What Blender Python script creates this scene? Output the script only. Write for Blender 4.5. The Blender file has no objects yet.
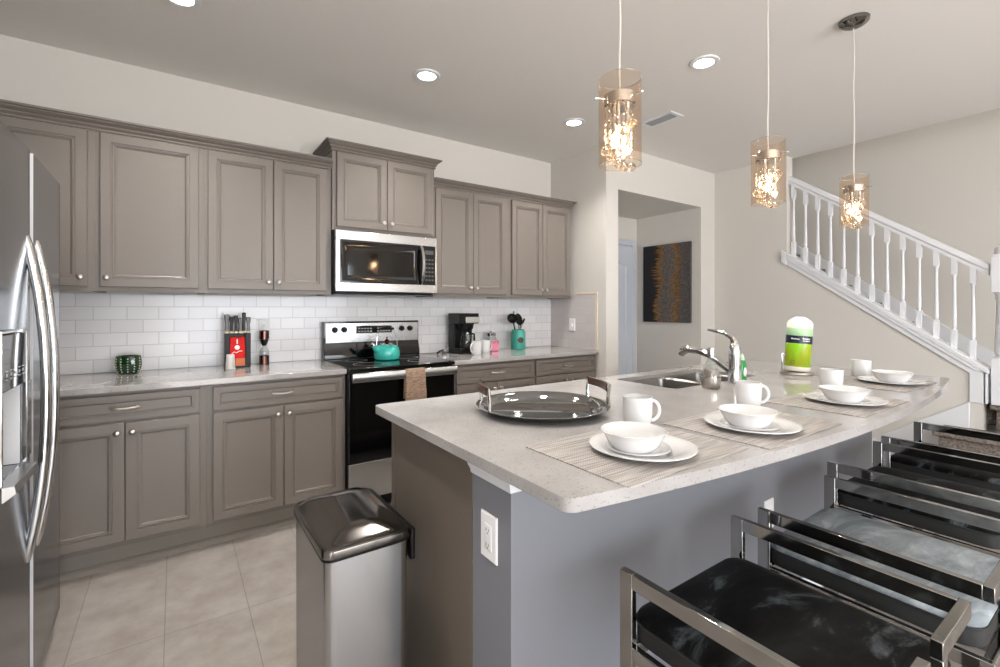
import bpy, bmesh, math, random
from math import sin, cos, pi, radians
from mathutils import Vector, Matrix

random.seed(7)
SC = bpy.context.scene
COL = SC.collection

# ------------------------------------------------------------------ camera
F_PX = 466.0
YAW = math.atan(325.0 / 466.0)
cam_data = bpy.data.cameras.new('camera')
cam = bpy.data.objects.new('camera', cam_data)
COL.objects.link(cam)
cam.location = (0, 0, 1.29)
cam.rotation_euler = (pi / 2, 0, -YAW)
cam_data.sensor_width = 36.0
cam_data.sensor_fit = 'HORIZONTAL'
cam_data.lens = 36.0 * F_PX / 1000.0
cam_data.shift_y = -25.5 / 1000.0
cam_data.clip_start = 0.02
SC.camera = cam

# ------------------------------------------------------------------ light and exposure
SC.view_settings.view_transform = 'Standard'
SC.view_settings.look = 'None'
SC.view_settings.gamma = 1.0
SC.view_settings.use_curve_mapping = False
SC.view_settings.exposure = 0.76
SC.cycles.use_denoising = True
SC.cycles.max_bounces = 10
SC.cycles.diffuse_bounces = 6
SC.cycles.glossy_bounces = 5
SC.cycles.transmission_bounces = 8
SC.cycles.transparent_max_bounces = 16
SC.cycles.caustics_reflective = False
SC.cycles.caustics_refractive = False
SC.cycles.sample_clamp_indirect = 4.0

world = bpy.data.worlds.new('sky')
SC.world = world
world.use_nodes = True
wn = world.node_tree.nodes
wn['Background'].inputs['Color'].default_value = (0.80, 0.88, 1.0, 1)
wn['Background'].inputs['Strength'].default_value = 1.5


def area(name, loc, rot, sx, sy, watts, color):
    d = bpy.data.lights.new(name, 'AREA')
    d.shape = 'RECTANGLE'
    d.size, d.size_y = sx, sy
    d.energy = watts
    d.color = color
    o = bpy.data.objects.new(name, d)
    o.location = loc
    o.rotation_euler = rot
    COL.objects.link(o)
    return o


def point(name, loc, watts, color, radius=0.05):
    d = bpy.data.lights.new(name, 'POINT')
    d.energy = watts
    d.color = color
    d.shadow_soft_size = radius
    o = bpy.data.objects.new(name, d)
    o.location = loc
    COL.objects.link(o)
    return o


# daylight through the big sliding door behind the camera plus an unseen side window added to light the stool tops
area('daylight_sliding_door', (1.6, -4.95, 1.25), (pi / 2 + radians(14), 0, 0), 3.8, 2.2, 125, (0.93, 0.96, 1.0))
sun = bpy.data.lights.new('sun', 'SUN')
sun.energy = 48.0
sun.color = (1.0, 0.98, 0.95)
sun.angle = radians(1.5)
sun_o = bpy.data.objects.new('sun', sun)
sun_o.rotation_euler = (radians(48), 0, radians(-8))
COL.objects.link(sun_o)
area('added_side_daylight', (-1.2, -2.4, 1.45), (pi / 2, 0, -pi / 2), 2.4, 1.7, 60, (0.93, 0.96, 1.0))


def downlight(loc, watts):
    d = bpy.data.lights.new('downlight', 'SPOT')
    d.energy = watts
    d.color = (1.0, 0.965, 0.925)
    d.spot_size = radians(125)
    d.spot_blend = 0.9
    d.shadow_soft_size = 0.06
    o = bpy.data.objects.new('downlight', d)
    o.location = loc
    COL.objects.link(o)


# ------------------------------------------------------------------ materials
def lin(c):
    return c / 12.92 if c <= 0.04045 else ((c + 0.055) / 1.055) ** 2.4


def hexc(h):
    return tuple(lin(int(h[i:i + 2], 16) / 255.0) for i in (0, 2, 4)) + (1.0,)


MATS = {}


def mat(name, h, rough=0.5, metal=0.0, bump=None, vary=None, **kw):
    m = bpy.data.materials.new(name)
    m.use_nodes = True
    nt = m.node_tree
    p = nt.nodes['Principled BSDF']
    c = hexc(h)
    p.inputs['Base Color'].default_value = c
    p.inputs['Roughness'].default_value = rough
    p.inputs['Metallic'].default_value = metal
    for k, v in kw.items():
        p.inputs[k.replace('_', ' ')].default_value = v
    tc = None
    if bump or vary:
        tc = nt.nodes.new('ShaderNodeTexCoord')
    if bump:
        n = nt.nodes.new('ShaderNodeTexNoise')
        n.inputs['Scale'].default_value = bump[0]
        n.inputs['Detail'].default_value = 3
        b = nt.nodes.new('ShaderNodeBump')
        b.inputs['Strength'].default_value = bump[1]
        b.inputs['Distance'].default_value = 0.002
        nt.links.new(tc.outputs['Object'], n.inputs['Vector'])
        nt.links.new(n.outputs['Fac'], b.inputs['Height'])
        nt.links.new(b.outputs['Normal'], p.inputs['Normal'])
    if vary:
        n = nt.nodes.new('ShaderNodeTexNoise')
        n.inputs['Scale'].default_value = vary[0]
        n.inputs['Detail'].default_value = 4
        mp = nt.nodes.new('ShaderNodeMapping')
        mp.inputs['Scale'].default_value = vary[3] if len(vary) > 3 else (1, 1, 1)
        r = nt.nodes.new('ShaderNodeValToRGB')
        r.color_ramp.elements[0].position = 0.35
        r.color_ramp.elements[1].position = 0.65
        r.color_ramp.elements[0].color = hexc(vary[1])
        r.color_ramp.elements[1].color = hexc(vary[2])
        nt.links.new(tc.outputs['Object'], mp.inputs['Vector'])
        nt.links.new(mp.outputs['Vector'], n.inputs['Vector'])
        nt.links.new(n.outputs['Fac'], r.inputs['Fac'])
        nt.links.new(r.outputs['Color'], p.inputs['Base Color'])
    MATS[name] = m
    return m


M_WALL = mat('wall_paint', 'D2CEC7', 0.75, bump=(90, 0.05))
M_CEIL = mat('ceiling_paint', 'E2E0DC', 0.85, bump=(60, 0.12))
M_WHITE = mat('white_trim_paint', 'E0E1E4', 0.4)
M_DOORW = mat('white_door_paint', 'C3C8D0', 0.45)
M_CAB = mat('taupe_cabinet_paint', '756D66', 0.42, bump=(40, 0.03))
M_CABD = mat('taupe_panel', '665D53', 0.5, bump=(40, 0.03))
M_TOE = mat('toe_kick_paint', '847D74', 0.5)
M_KNEE = mat('grey_half_wall_paint', '797A80', 0.6, bump=(80, 0.06))
M_NICK = mat('brushed_nickel', 'C0BAB2', 0.28, 1.0)
M_CHROME = mat('chrome', 'D8D8D8', 0.07, 1.0)
M_DCHROME = mat('chrome_painted_reflection', '86837F', 0.06, 1.0)  # canopy chrome, its dark reflections put into the base colour
M_POLISH = mat('polished_steel_frame', 'A5A4A2', 0.09, 1.0)
M_STEEL = mat('stainless_steel', 'BFC0C1', 0.25, 1.0)
M_FRIDGE = mat('fridge_stainless', '9FA2A7', 0.17, 1.0)
M_SINK = mat('sink_steel', '8E8B88', 0.28, 1.0)
M_FSIDE = mat('fridge_side_grey', '6E7073', 0.45, 0.3)
M_LIDST = mat('trash_lid_steel', '77736F', 0.14, 1.0)
M_BLACK = mat('black_plastic', '070708', 0.38, Specular_IOR_Level=0.25)
M_BGLASS = mat('black_glass', '050506', 0.06)
M_GREYP = mat('grey_plastic', 'A9ADB0', 0.4)
M_LGREY = mat('light_grey_plastic', 'D9DADC', 0.35)
M_CERAM = mat('white_ceramic', 'D6D5D4', 0.14, Coat_Weight=0.4)
M_TEAL = mat('teal_enamel', '2FA79B', 0.16, Coat_Weight=0.5)
M_TEALM = mat('teal_matte', '3F9C8C', 0.45)
M_WOODD = mat('dark_wood', '3A2019', 0.35, vary=(12, '2E1812', '4A2A20', (8, 1, 8)))
M_RED = mat('red_card', 'CC1A18', 0.6, Specular_IOR_Level=0.2)
M_ORANGE = mat('orange_card', 'C4622A', 0.4)
M_PINK = mat('pink_glaze', 'D98098', 0.35)
M_GGREEN = mat('dark_green_glass', '0A2E14', 0.08, Coat_Weight=0.6)
M_DOT = mat('pale_dots', 'D9E6C8', 0.4)
M_PLATE = mat('white_plate_plastic', 'ECECEC', 0.35)
M_SLOT = mat('outlet_slot', '4A4A4A', 0.5)
M_COPPER = mat('dark_copper', '6F5048', 0.2, 1.0)
M_BROWN = mat('peppercorn_brown', '1E0F0B', 0.5, bump=(200, 0.6))
M_PAPER = mat('paper_white', 'F2ECE0', 0.85, bump=(120, 0.15))
M_SOAPG = mat('green_dish_soap', '118A3C', 0.15)
M_SOAPC = mat('pale_green_cap', 'BFE3C4', 0.35)
M_TOWEL = mat('taupe_towel', '8C7563', 0.9, vary=(40, '7C6351', '9E8674', (1, 1, 4)))
M_CARPET = mat('brown_carpet', '6B625A', 0.95, bump=(120, 1.0), vary=(60, '5A514A', '8A8077'))
M_SILVERV = mat('silver_pad', 'A9ABAE', 0.9)
M_CORD = mat('clear_cord', 'CFC8BC', 0.3)


def emit(name, h, s):
    m = bpy.data.materials.new(name)
    m.use_nodes = True
    nt = m.node_tree
    nt.nodes.remove(nt.nodes['Principled BSDF'])
    e = nt.nodes.new('ShaderNodeEmission')
    e.inputs['Color'].default_value = hexc(h)
    e.inputs['Strength'].default_value = s
    nt.links.new(e.outputs[0], nt.nodes['Material Output'].inputs[0])
    return m


M_LAMP = emit('downlight_lens', 'FFF3E2', 14)
M_BULB = emit('warm_bulb', 'FFD09A', 60)
M_CLOCK = emit('display_glow', 'DDE8EE', 1.2)


def thin_glass(name, h, gloss=0.12, rough=0.02):
    m = bpy.data.materials.new(name)
    m.use_nodes = True
    nt = m.node_tree
    nt.nodes.remove(nt.nodes['Principled BSDF'])
    t = nt.nodes.new('ShaderNodeBsdfTransparent')
    t.inputs['Color'].default_value = hexc(h)
    g = nt.nodes.new('ShaderNodeBsdfGlossy')
    g.inputs['Roughness'].default_value = rough
    lw = nt.nodes.new('ShaderNodeLayerWeight')
    lw.inputs['Blend'].default_value = 0.5
    pw = nt.nodes.new('ShaderNodeMath')
    pw.operation = 'POWER'
    pw.inputs[1].default_value = 4.0
    nt.links.new(lw.outputs['Facing'], pw.inputs[0])
    ma = nt.nodes.new('ShaderNodeMath')
    ma.operation = 'MULTIPLY_ADD'
    ma.inputs[1].default_value = 0.5
    ma.inputs[2].default_value = gloss
    nt.links.new(pw.outputs[0], ma.inputs[0])
    mx = nt.nodes.new('ShaderNodeMixShader')
    nt.links.new(ma.outputs[0], mx.inputs[0])
    nt.links.new(t.outputs[0], mx.inputs[1])
    nt.links.new(g.outputs[0], mx.inputs[2])
    nt.links.new(mx.outputs[0], nt.nodes['Material Output'].inputs[0])
    return m


M_SHADE = thin_glass('amber_tinted_glass', 'FAEDE0', 0.05)
M_CLEAR = thin_glass('clear_glass', 'F6F8F8', 0.06)
M_CRYSTAL = mat('crystal', 'FFF6EA', 0.02, 0.0, IOR=1.5, Transmission_Weight=1.0)
M_ACRYL = mat('frosted_plastic', 'E4E0DC', 0.4, Transmission_Weight=0.3)


def quartz():
    m = bpy.data.materials.new('pale_quartz')
    m.use_nodes = True
    nt = m.node_tree
    p = nt.nodes['Principled BSDF']
    p.inputs['Roughness'].default_value = 0.07
    tc = nt.nodes.new('ShaderNodeTexCoord')
    n1 = nt.nodes.new('ShaderNodeTexNoise')
    n1.inputs['Scale'].default_value = 7
    n1.inputs['Detail'].default_value = 6
    r1 = nt.nodes.new('ShaderNodeValToRGB')
    r1.color_ramp.elements[0].position = 0.3
    r1.color_ramp.elements[1].position = 0.7
    r1.color_ramp.elements[0].color = hexc('9C9896')
    r1.color_ramp.elements[1].color = hexc('AAA7A5')
    n2 = nt.nodes.new('ShaderNodeTexNoise')
    n2.inputs['Scale'].default_value = 150
    n2.inputs['Detail'].default_value = 3
    r2 = nt.nodes.new('ShaderNodeValToRGB')
    r2.color_ramp.elements[0].position = 0.60
    r2.color_ramp.elements[1].position = 0.70
    r2.color_ramp.elements[0].color = (0, 0, 0, 1)
    r2.color_ramp.elements[1].color = (0.55, 0.55, 0.55, 1)
    mx = nt.nodes.new('ShaderNodeMix')
    mx.data_type = 'RGBA'
    mx.inputs['B'].default_value = hexc('6E6762')
    for n in (n1, n2):
        nt.links.new(tc.outputs['Object'], n.inputs['Vector'])
    nt.links.new(n1.outputs['Fac'], r1.inputs['Fac'])
    nt.links.new(n2.outputs['Fac'], r2.inputs['Fac'])
    nt.links.new(r2.outputs['Color'], mx.inputs['Factor'])
    nt.links.new(r1.outputs['Color'], mx.inputs['A'])
    nt.links.new(mx.outputs['Result'], p.inputs['Base Color'])
    return m


M_QUARTZ = quartz()


def brick_mat(name, c1, c2, mortar, bw, rh, ms, offset, axes, shift, rough, bump, mottled=None):
    m = bpy.data.materials.new(name)
    m.use_nodes = True
    nt = m.node_tree
    p = nt.nodes['Principled BSDF']
    p.inputs['Roughness'].default_value = rough
    tc = nt.nodes.new('ShaderNodeTexCoord')
    sp = nt.nodes.new('ShaderNodeSeparateXYZ')
    cb = nt.nodes.new('ShaderNodeCombineXYZ')
    mp = nt.nodes.new('ShaderNodeMapping')
    mp.inputs['Location'].default_value = (shift[0], shift[1], 0)
    b = nt.nodes.new('ShaderNodeTexBrick')
    b.offset = offset
    b.inputs['Scale'].default_value = 1.0
    b.inputs['Brick Width'].default_value = bw
    b.inputs['Row Height'].default_value = rh
    b.inputs['Mortar Size'].default_value = ms
    b.inputs['Mortar Smooth'].default_value = 0.3
    b.inputs['Color1'].default_value = hexc(c1)
    b.inputs['Color2'].default_value = hexc(c2)
    b.inputs['Mortar'].default_value = hexc(mortar)
    nt.links.new(tc.outputs['Object'], sp.inputs[0])
    nt.links.new(sp.outputs[axes[0]], cb.inputs['X'])
    nt.links.new(sp.outputs[axes[1]], cb.inputs['Y'])
    nt.links.new(cb.outputs[0], mp.inputs['Vector'])
    nt.links.new(mp.outputs[0], b.inputs['Vector'])
    last = b.outputs['Color']
    if mottled:
        n = nt.nodes.new('ShaderNodeTexNoise')
        n.inputs['Scale'].default_value = 5
        n.inputs['Detail'].default_value = 7
        n.inputs['Roughness'].default_value = 0.65
        r = nt.nodes.new('ShaderNodeValToRGB')
        r.color_ramp.elements[0].position = 0.3
        r.color_ramp.elements[1].position = 0.7
        r.color_ramp.elements[0].color = hexc(mottled[0])
        r.color_ramp.elements[1].color = hexc(mottled[1])
        mx = nt.nodes.new('ShaderNodeMix')
        mx.data_type = 'RGBA'
        mx.blend_type = 'MULTIPLY'
        mx.inputs['Factor'].default_value = 1.0
        nt.links.new(tc.outputs['Object'], n.inputs['Vector'])
        nt.links.new(n.outputs['Fac'], r.inputs['Fac'])
        nt.links.new(last, mx.inputs['A'])
        nt.links.new(r.outputs['Color'], mx.inputs['B'])
        last = mx.outputs['Result']
    nt.links.new(last, p.inputs['Base Color'])
    bp = nt.nodes.new('ShaderNodeBump')
    bp.invert = True
    bp.inputs['Strength'].default_value = bump
    bp.inputs['Distance'].default_value = 0.002
    nt.links.new(b.outputs['Fac'], bp.inputs['Height'])
    nt.links.new(bp.outputs['Normal'], p.inputs['Normal'])
    return m


M_TILE = brick_mat('subway_tile', 'EAE8E8', 'E0DEDF', 'CBC9CA', 0.1524, 0.0765, 0.0026, 0.5, ('X', 'Z'), (0.005, -0.915 + 0.0765 * 20), 0.17, 0.3)  # two tile tones paint uneven gloss reflections into the colour
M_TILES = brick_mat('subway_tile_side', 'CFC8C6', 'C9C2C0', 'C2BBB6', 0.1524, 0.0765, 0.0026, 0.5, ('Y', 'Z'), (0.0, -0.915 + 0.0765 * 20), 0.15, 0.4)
M_FLOOR = brick_mat('floor_tile', 'AAA49F', 'A59F9A', '8A847F', 0.295, 0.80, 0.0022, 0.0, ('X', 'Y'), (0.034 + 2.95, -2.265 + 8.0), 0.32, 0.3, ('D2CAC4', 'FFFFFF'))


def painting_mat():
    m = bpy.data.materials.new('abstract_canvas')
    m.use_nodes = True
    nt = m.node_tree
    p = nt.nodes['Principled BSDF']
    p.inputs['Roughness'].default_value = 0.6
    tc = nt.nodes.new('ShaderNodeTexCoord')
    sp = nt.nodes.new('ShaderNodeSeparateXYZ')
    nt.links.new(tc.outputs['Object'], sp.inputs[0])
    n = nt.nodes.new('ShaderNodeTexNoise')
    n.inputs['Scale'].default_value = 1.0
    n.inputs['Detail'].default_value = 4
    mp = nt.nodes.new('ShaderNodeMapping')
    mp.inputs['Scale'].default_value = (4, 5, 60)
    nt.links.new(tc.outputs['Object'], mp.inputs['Vector'])
    nt.links.new(mp.outputs[0], n.inputs['Vector'])
    n2 = nt.nodes.new('ShaderNodeTexNoise')
    n2.inputs['Scale'].default_value = 4.5
    nt.links.new(tc.outputs['Object'], n2.inputs['Vector'])
    # u = 0 at the far (left) edge, 1 at the near edge; object origin is the canvas centre
    a = nt.nodes.new('ShaderNodeMath'); a.operation = 'MULTIPLY_ADD'
    a.inputs[1].default_value = -1.0 / 0.60
    a.inputs[2].default_value = 0.5
    nt.links.new(sp.outputs['Y'], a.inputs[0])
    b = nt.nodes.new('ShaderNodeMath'); b.operation = 'MULTIPLY_ADD'
    b.inputs[1].default_value = 0.45
    nt.links.new(n.outputs['Fac'], b.inputs[0])
    nt.links.new(a.outputs[0], b.inputs[2])
    c = nt.nodes.new('ShaderNodeMath'); c.operation = 'MULTIPLY_ADD'
    c.inputs[1].default_value = 0.30
    nt.links.new(n2.outputs['Fac'], c.inputs[0])
    nt.links.new(b.outputs[0], c.inputs[2])
    d = nt.nodes.new('ShaderNodeMath'); d.operation = 'SUBTRACT'
    d.inputs[1].default_value = 0.345
    nt.links.new(c.outputs[0], d.inputs[0])
    r = nt.nodes.new('ShaderNodeValToRGB')
    cr = r.color_ramp
    stops = [(0.0, '070707'), (0.29, '0B0A0A'), (0.34, '7A5526'), (0.41, '936C38'), (0.46, '655E59'), (0.66, '6E6762'),
             (0.71, '936B34'), (0.77, '7D5A2A'), (0.82, '625B57'), (1.0, '575250')]
    cr.elements[0].position, cr.elements[0].color = stops[0][0], hexc(stops[0][1])
    cr.elements[1].position, cr.elements[1].color = stops[-1][0], hexc(stops[-1][1])
    for pos, h in stops[1:-1]:
        cr.elements.new(pos).color = hexc(h)
    nt.links.new(d.outputs[0], r.inputs['Fac'])
    n3 = nt.nodes.new('ShaderNodeTexNoise')
    n3.inputs['Scale'].default_value = 70
    n3.inputs['Detail'].default_value = 3
    nt.links.new(tc.outputs['Object'], n3.inputs['Vector'])
    r3 = nt.nodes.new('ShaderNodeValToRGB')
    r3.color_ramp.elements[0].position = 0.35
    r3.color_ramp.elements[1].position = 0.65
    r3.color_ramp.elements[0].color = hexc('B4B4B4')
    r3.color_ramp.elements[1].color = hexc('FFFFFF')
    nt.links.new(n3.outputs['Fac'], r3.inputs['Fac'])
    mm = nt.nodes.new('ShaderNodeMix')
    mm.data_type = 'RGBA'
    mm.blend_type = 'MULTIPLY'
    mm.inputs['Factor'].default_value = 1.0
    nt.links.new(r.outputs['Color'], mm.inputs['A'])
    nt.links.new(r3.outputs['Color'], mm.inputs['B'])
    nt.links.new(mm.outputs['Result'], p.inputs['Base Color'])
    return m


M_PAINTING = painting_mat()


def mat_weave():
    m = bpy.data.materials.new('woven_vinyl')
    m.use_nodes = True
    nt = m.node_tree
    p = nt.nodes['Principled BSDF']
    p.inputs['Roughness'].default_value = 0.45
    tc = nt.nodes.new('ShaderNodeTexCoord')
    mp = nt.nodes.new('ShaderNodeMapping')
    mp.inputs['Scale'].default_value = (6, 150, 1)
    n = nt.nodes.new('ShaderNodeTexNoise')
    n.inputs['Scale'].default_value = 1
    n.inputs['Detail'].default_value = 2
    r = nt.nodes.new('ShaderNodeValToRGB')
    r.color_ramp.elements[0].position = 0.38
    r.color_ramp.elements[1].position = 0.6
    r.color_ramp.elements[0].color = hexc('8C8580')
    r.color_ramp.elements[1].color = hexc('BAB4AF')
    ck = nt.nodes.new('ShaderNodeTexChecker')
    ck.inputs['Scale'].default_value = 260
    ck.inputs['Color1'].default_value = (1, 1, 1, 1)
    ck.inputs['Color2'].default_value = (0.66, 0.64, 0.61, 1)
    mx = nt.nodes.new('ShaderNodeMix')
    mx.data_type = 'RGBA'
    mx.blend_type = 'MULTIPLY'
    mx.inputs['Factor'].default_value = 0.6
    bp = nt.nodes.new('ShaderNodeBump')
    bp.inputs['Strength'].default_value = 0.5
    bp.inputs['Distance'].default_value = 0.001
    nt.links.new(tc.outputs['Object'], mp.inputs['Vector'])
    nt.links.new(mp.outputs[0], n.inputs['Vector'])
    nt.links.new(tc.outputs['Object'], ck.inputs['Vector'])
    nt.links.new(n.outputs['Fac'], r.inputs['Fac'])
    nt.links.new(r.outputs['Color'], mx.inputs['A'])
    nt.links.new(ck.outputs['Color'], mx.inputs['B'])
    nt.links.new(mx.outputs['Result'], p.inputs['Base Color'])
    nt.links.new(ck.outputs['Fac'], bp.inputs['Height'])
    nt.links.new(bp.outputs['Normal'], p.inputs['Normal'])
    return m


M_MAT = mat_weave()


def velvet(name, c1, c2, c3, spec):
    m = mat(name, c1, 0.55, 0.0)
    nt = m.node_tree
    p = nt.nodes['Principled BSDF']
    p.inputs['Specular IOR Level'].default_value = spec
    tc = nt.nodes.new('ShaderNodeTexCoord')
    mp = nt.nodes.new('ShaderNodeMapping')
    mp.inputs['Rotation'].default_value = (0, 0, 0.5)
    mp.inputs['Scale'].default_value = (1.0, 2.2, 1.0)
    n = nt.nodes.new('ShaderNodeTexNoise')
    n.inputs['Scale'].default_value = 3.6
    n.inputs['Detail'].default_value = 7
    n.inputs['Roughness'].default_value = 0.62
    n.inputs['Distortion'].default_value = 1.6
    r = nt.nodes.new('ShaderNodeValToRGB')
    cr = r.color_ramp
    cr.elements[0].position, cr.elements[0].color = 0.42, hexc(c1)
    cr.elements[1].position, cr.elements[1].color = 0.66, hexc(c3)
    cr.elements.new(0.54).color = hexc(c2)
    b = nt.nodes.new('ShaderNodeBump')
    b.inputs['Strength'].default_value = 0.4
    b.inputs['Distance'].default_value = 0.004
    nt.links.new(tc.outputs['Object'], mp.inputs['Vector'])
    nt.links.new(mp.outputs[0], n.inputs['Vector'])
    nt.links.new(n.outputs['Fac'], r.inputs['Fac'])
    nt.links.new(r.outputs['Color'], p.inputs['Base Color'])
    nt.links.new(n.outputs['Fac'], b.inputs['Height'])
    nt.links.new(b.outputs['Normal'], p.inputs['Normal'])
    return m


M_VELB = velvet('black_velvet', '020202', '0E0F10', '53595C', 0.12)  # palest tone paints blue-grey highlights into the black
M_VELSHEEN = velvet('velvet_painted_sheen', '6C7378', '8A9195', 'ADB3B6', 0.25)  # window sheen on a black seat top, painted as grey
M_VELS = mat('black_velvet_side', '1B1B1A', 0.75, bump=(120, 0.3))


# ------------------------------------------------------------------ mesh building
ORG = {}


class MB:
    def __init__(self):
        self.bm = bmesh.new()

    def ring(self, pts):
        return [self.bm.verts.new(p) for p in pts]

    def bridge(self, a, b, closed=True):
        n = len(a)
        for i in range(n if closed else n - 1):
            j = (i + 1) % n
            self.bm.faces.new((a[i], a[j], b[j], b[i]))

    def cap(self, r, flip=False):
        self.bm.faces.new(list(reversed(r)) if flip else r)

    def rings(self, rs, cap0=True, cap1=True):
        vs = [self.ring(r) for r in rs]
        for a, b in zip(vs, vs[1:]):
            self.bridge(a, b)
        if cap0:
            self.cap(vs[0], True)
        if cap1:
            self.cap(vs[-1])
        return self

    def box(self, x0, x1, y0, y1, z0, z1):
        return self.rings([[(x0, y0, z0), (x1, y0, z0), (x1, y1, z0), (x0, y1, z0)],
                           [(x0, y0, z1), (x1, y0, z1), (x1, y1, z1), (x0, y1, z1)]])

    def prism(self, poly, axis, a, b):
        f = {'z': lambda p, t: (p[0], p[1], t), 'x': lambda p, t: (t, p[0], p[1]), 'y': lambda p, t: (p[0], t, p[1])}[axis]
        return self.rings([[f(p, a) for p in poly], [f(p, b) for p in poly]])

    def lathe(self, prof, c=(0, 0, 0), n=28, rot=None, ang=2 * pi):
        M = Matrix.Translation(c)
        if rot is not None:
            M = M @ rot
        rs = []
        for r, z in prof:
            if r < 1e-6:
                rs.append([self.bm.verts.new(M @ Vector((0, 0, z)))])
            else:
                rs.append([self.bm.verts.new(M @ Vector((r * cos(2 * pi * i / n), r * sin(2 * pi * i / n), z))) for i in range(n)])
        for a, b in zip(rs, rs[1:]):
            if len(a) == 1 and len(b) == 1:
                continue
            for i in range(n):
                j = (i + 1) % n
                if len(a) == 1:
                    self.bm.faces.new((a[0], b[j], b[i]))
                elif len(b) == 1:
                    self.bm.faces.new((a[i], a[j], b[0]))
                else:
                    self.bm.faces.new((a[i], a[j], b[j], b[i]))
        return self

    def tube(self, pts, r, n=10, flat=1.0):
        pts = [Vector(p) for p in pts]
        k = len(pts)
        rad = r if isinstance(r, (list, tuple)) else [r] * k
        up = None
        rs = []
        for i, p in enumerate(pts):
            t = (pts[min(i + 1, k - 1)] - pts[max(i - 1, 0)]).normalized()
            if up is None:
                up = Vector((0, 0, 1)) if abs(t.z) < 0.9 else Vector((1, 0, 0))
            s = t.cross(up)
            if s.length < 1e-5:
                s = t.cross(Vector((0, 1, 0)))
            s.normalize()
            up = s.cross(t).normalized()
            rs.append([p + (s * cos(2 * pi * a / n) + up * sin(2 * pi * a / n) * flat) * rad[i] for a in range(n)])
        return self.rings(rs)

    def cyl(self, p, q, r, n=16):
        return self.tube([p, q], r, n)

    def sphere(self, c, r, n=12, sz=1.0):
        m = max(4, n // 2)
        prof = [(r * sin(pi * i / m), -r * sz * cos(pi * i / m)) for i in range(m + 1)]
        prof[0] = (0, -r * sz)
        prof[-1] = (0, r * sz)
        return self.lathe(prof, c, n)

    def panel(self, x0, x1, z0, z1, yf, th, prof, inset_scale=1.0):
        """raised-moulding door or drawer front that faces -y"""
        seq = [(0.0, th), (0.0, 0.0025), (0.0025, 0.0)] + prof
        rs = []
        for i, d in seq:
            rs.append([(x0 + i, yf + d, z0 + i), (x1 - i, yf + d, z0 + i), (x1 - i, yf + d, z1 - i), (x0 + i, yf + d, z1 - i)])
        return self.rings(rs)

    def build(self, name, m, parent=None, bevel=0.0, smooth=35, seg=2, kind=None):
        bmesh.ops.recalc_face_normals(self.bm, faces=self.bm.faces)
        me = bpy.data.meshes.new(name)
        self.bm.to_mesh(me)
        self.bm.free()
        org = ORG.get(parent.name, Vector((0, 0, 0))) if parent else Vector((0, 0, 0))
        if org.length > 0:
            me.transform(Matrix.Translation(-org))
        me.materials.append(m)
        for p in me.polygons:
            p.use_smooth = True
        me.set_sharp_from_angle(angle=radians(smooth))
        o = bpy.data.objects.new(name, me)
        COL.objects.link(o)
        if parent:
            o.parent = parent
            ORG[o.name] = org
        if bevel > 0:
            b = o.modifiers.new('bevel', 'BEVEL')
            b.width = bevel
            b.segments = seg
            b.limit_method = 'ANGLE'
            b.angle_limit = radians(40)
        if kind:
            o['kind'] = kind
        return o


def thing(name, label, cat, loc=(0, 0, 0), group=None):
    o = bpy.data.objects.new(name, None)
    o.empty_display_size = 0.05
    COL.objects.link(o)
    o.location = loc
    ORG[o.name] = Vector(loc)
    o['label'] = label
    o['category'] = cat
    if group:
        o['group'] = group
    return o


def tag(o, label, cat, group=None):
    """labels a thing that is one mesh and puts its origin at its base"""
    vs = o.data.vertices
    c = Vector((sum(v.co.x for v in vs) / len(vs), sum(v.co.y for v in vs) / len(vs), min(v.co.z for v in vs)))
    o.data.transform(Matrix.Translation(-c))
    o.location = c
    o['label'] = label
    o['category'] = cat
    if group:
        o['group'] = group
    return o


def copy_tree(o, parent=None):
    c = o.copy()
    COL.objects.link(c)
    if parent:
        c.parent = parent
    for ch in list(o.children):
        copy_tree(ch, c)
    return c


def another(proto, loc, label, rz=None):
    c = copy_tree(proto)
    c.location = loc
    if rz is not None:
        c.rotation_euler = (0, 0, rz)
    c['label'] = label
    return c


def rrect(x0, x1, y0, y1, r, n=6):
    pts = []
    for cx, cy, a0 in ((x1 - r, y1 - r, 0), (x0 + r, y1 - r, 90), (x0 + r, y0 + r, 180), (x1 - r, y0 + r, 270)):
        for i in range(n + 1):
            a = radians(a0 + 90.0 * i / n)
            pts.append((cx + r * cos(a), cy + r * sin(a)))
    return pts


ROT_NY = Matrix.Rotation(pi / 2, 4, 'X')      # lathe axis +z -> -y
ROT_PX = Matrix.Rotation(pi / 2, 4, 'Y')      # +z -> +x
ROT_NX = Matrix.Rotation(-pi / 2, 4, 'Y')     # +z -> -x

# ------------------------------------------------------------------ room shell
YW = 3.54          # kitchen wall
CZ = 2.74          # ceiling
XL = -1.25         # left wall
XR = 3.09          # side wall at the end of the worktop
YH = 2.81          # wall with the hall opening
XS = 4.795         # stair wall
XF = 5.95          # far stairwell wall
YB = -5.0          # wall behind the camera


def struct(name, mb, m, bevel=0.0):
    return mb.build(name, m, None, bevel, kind='structure')


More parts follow.
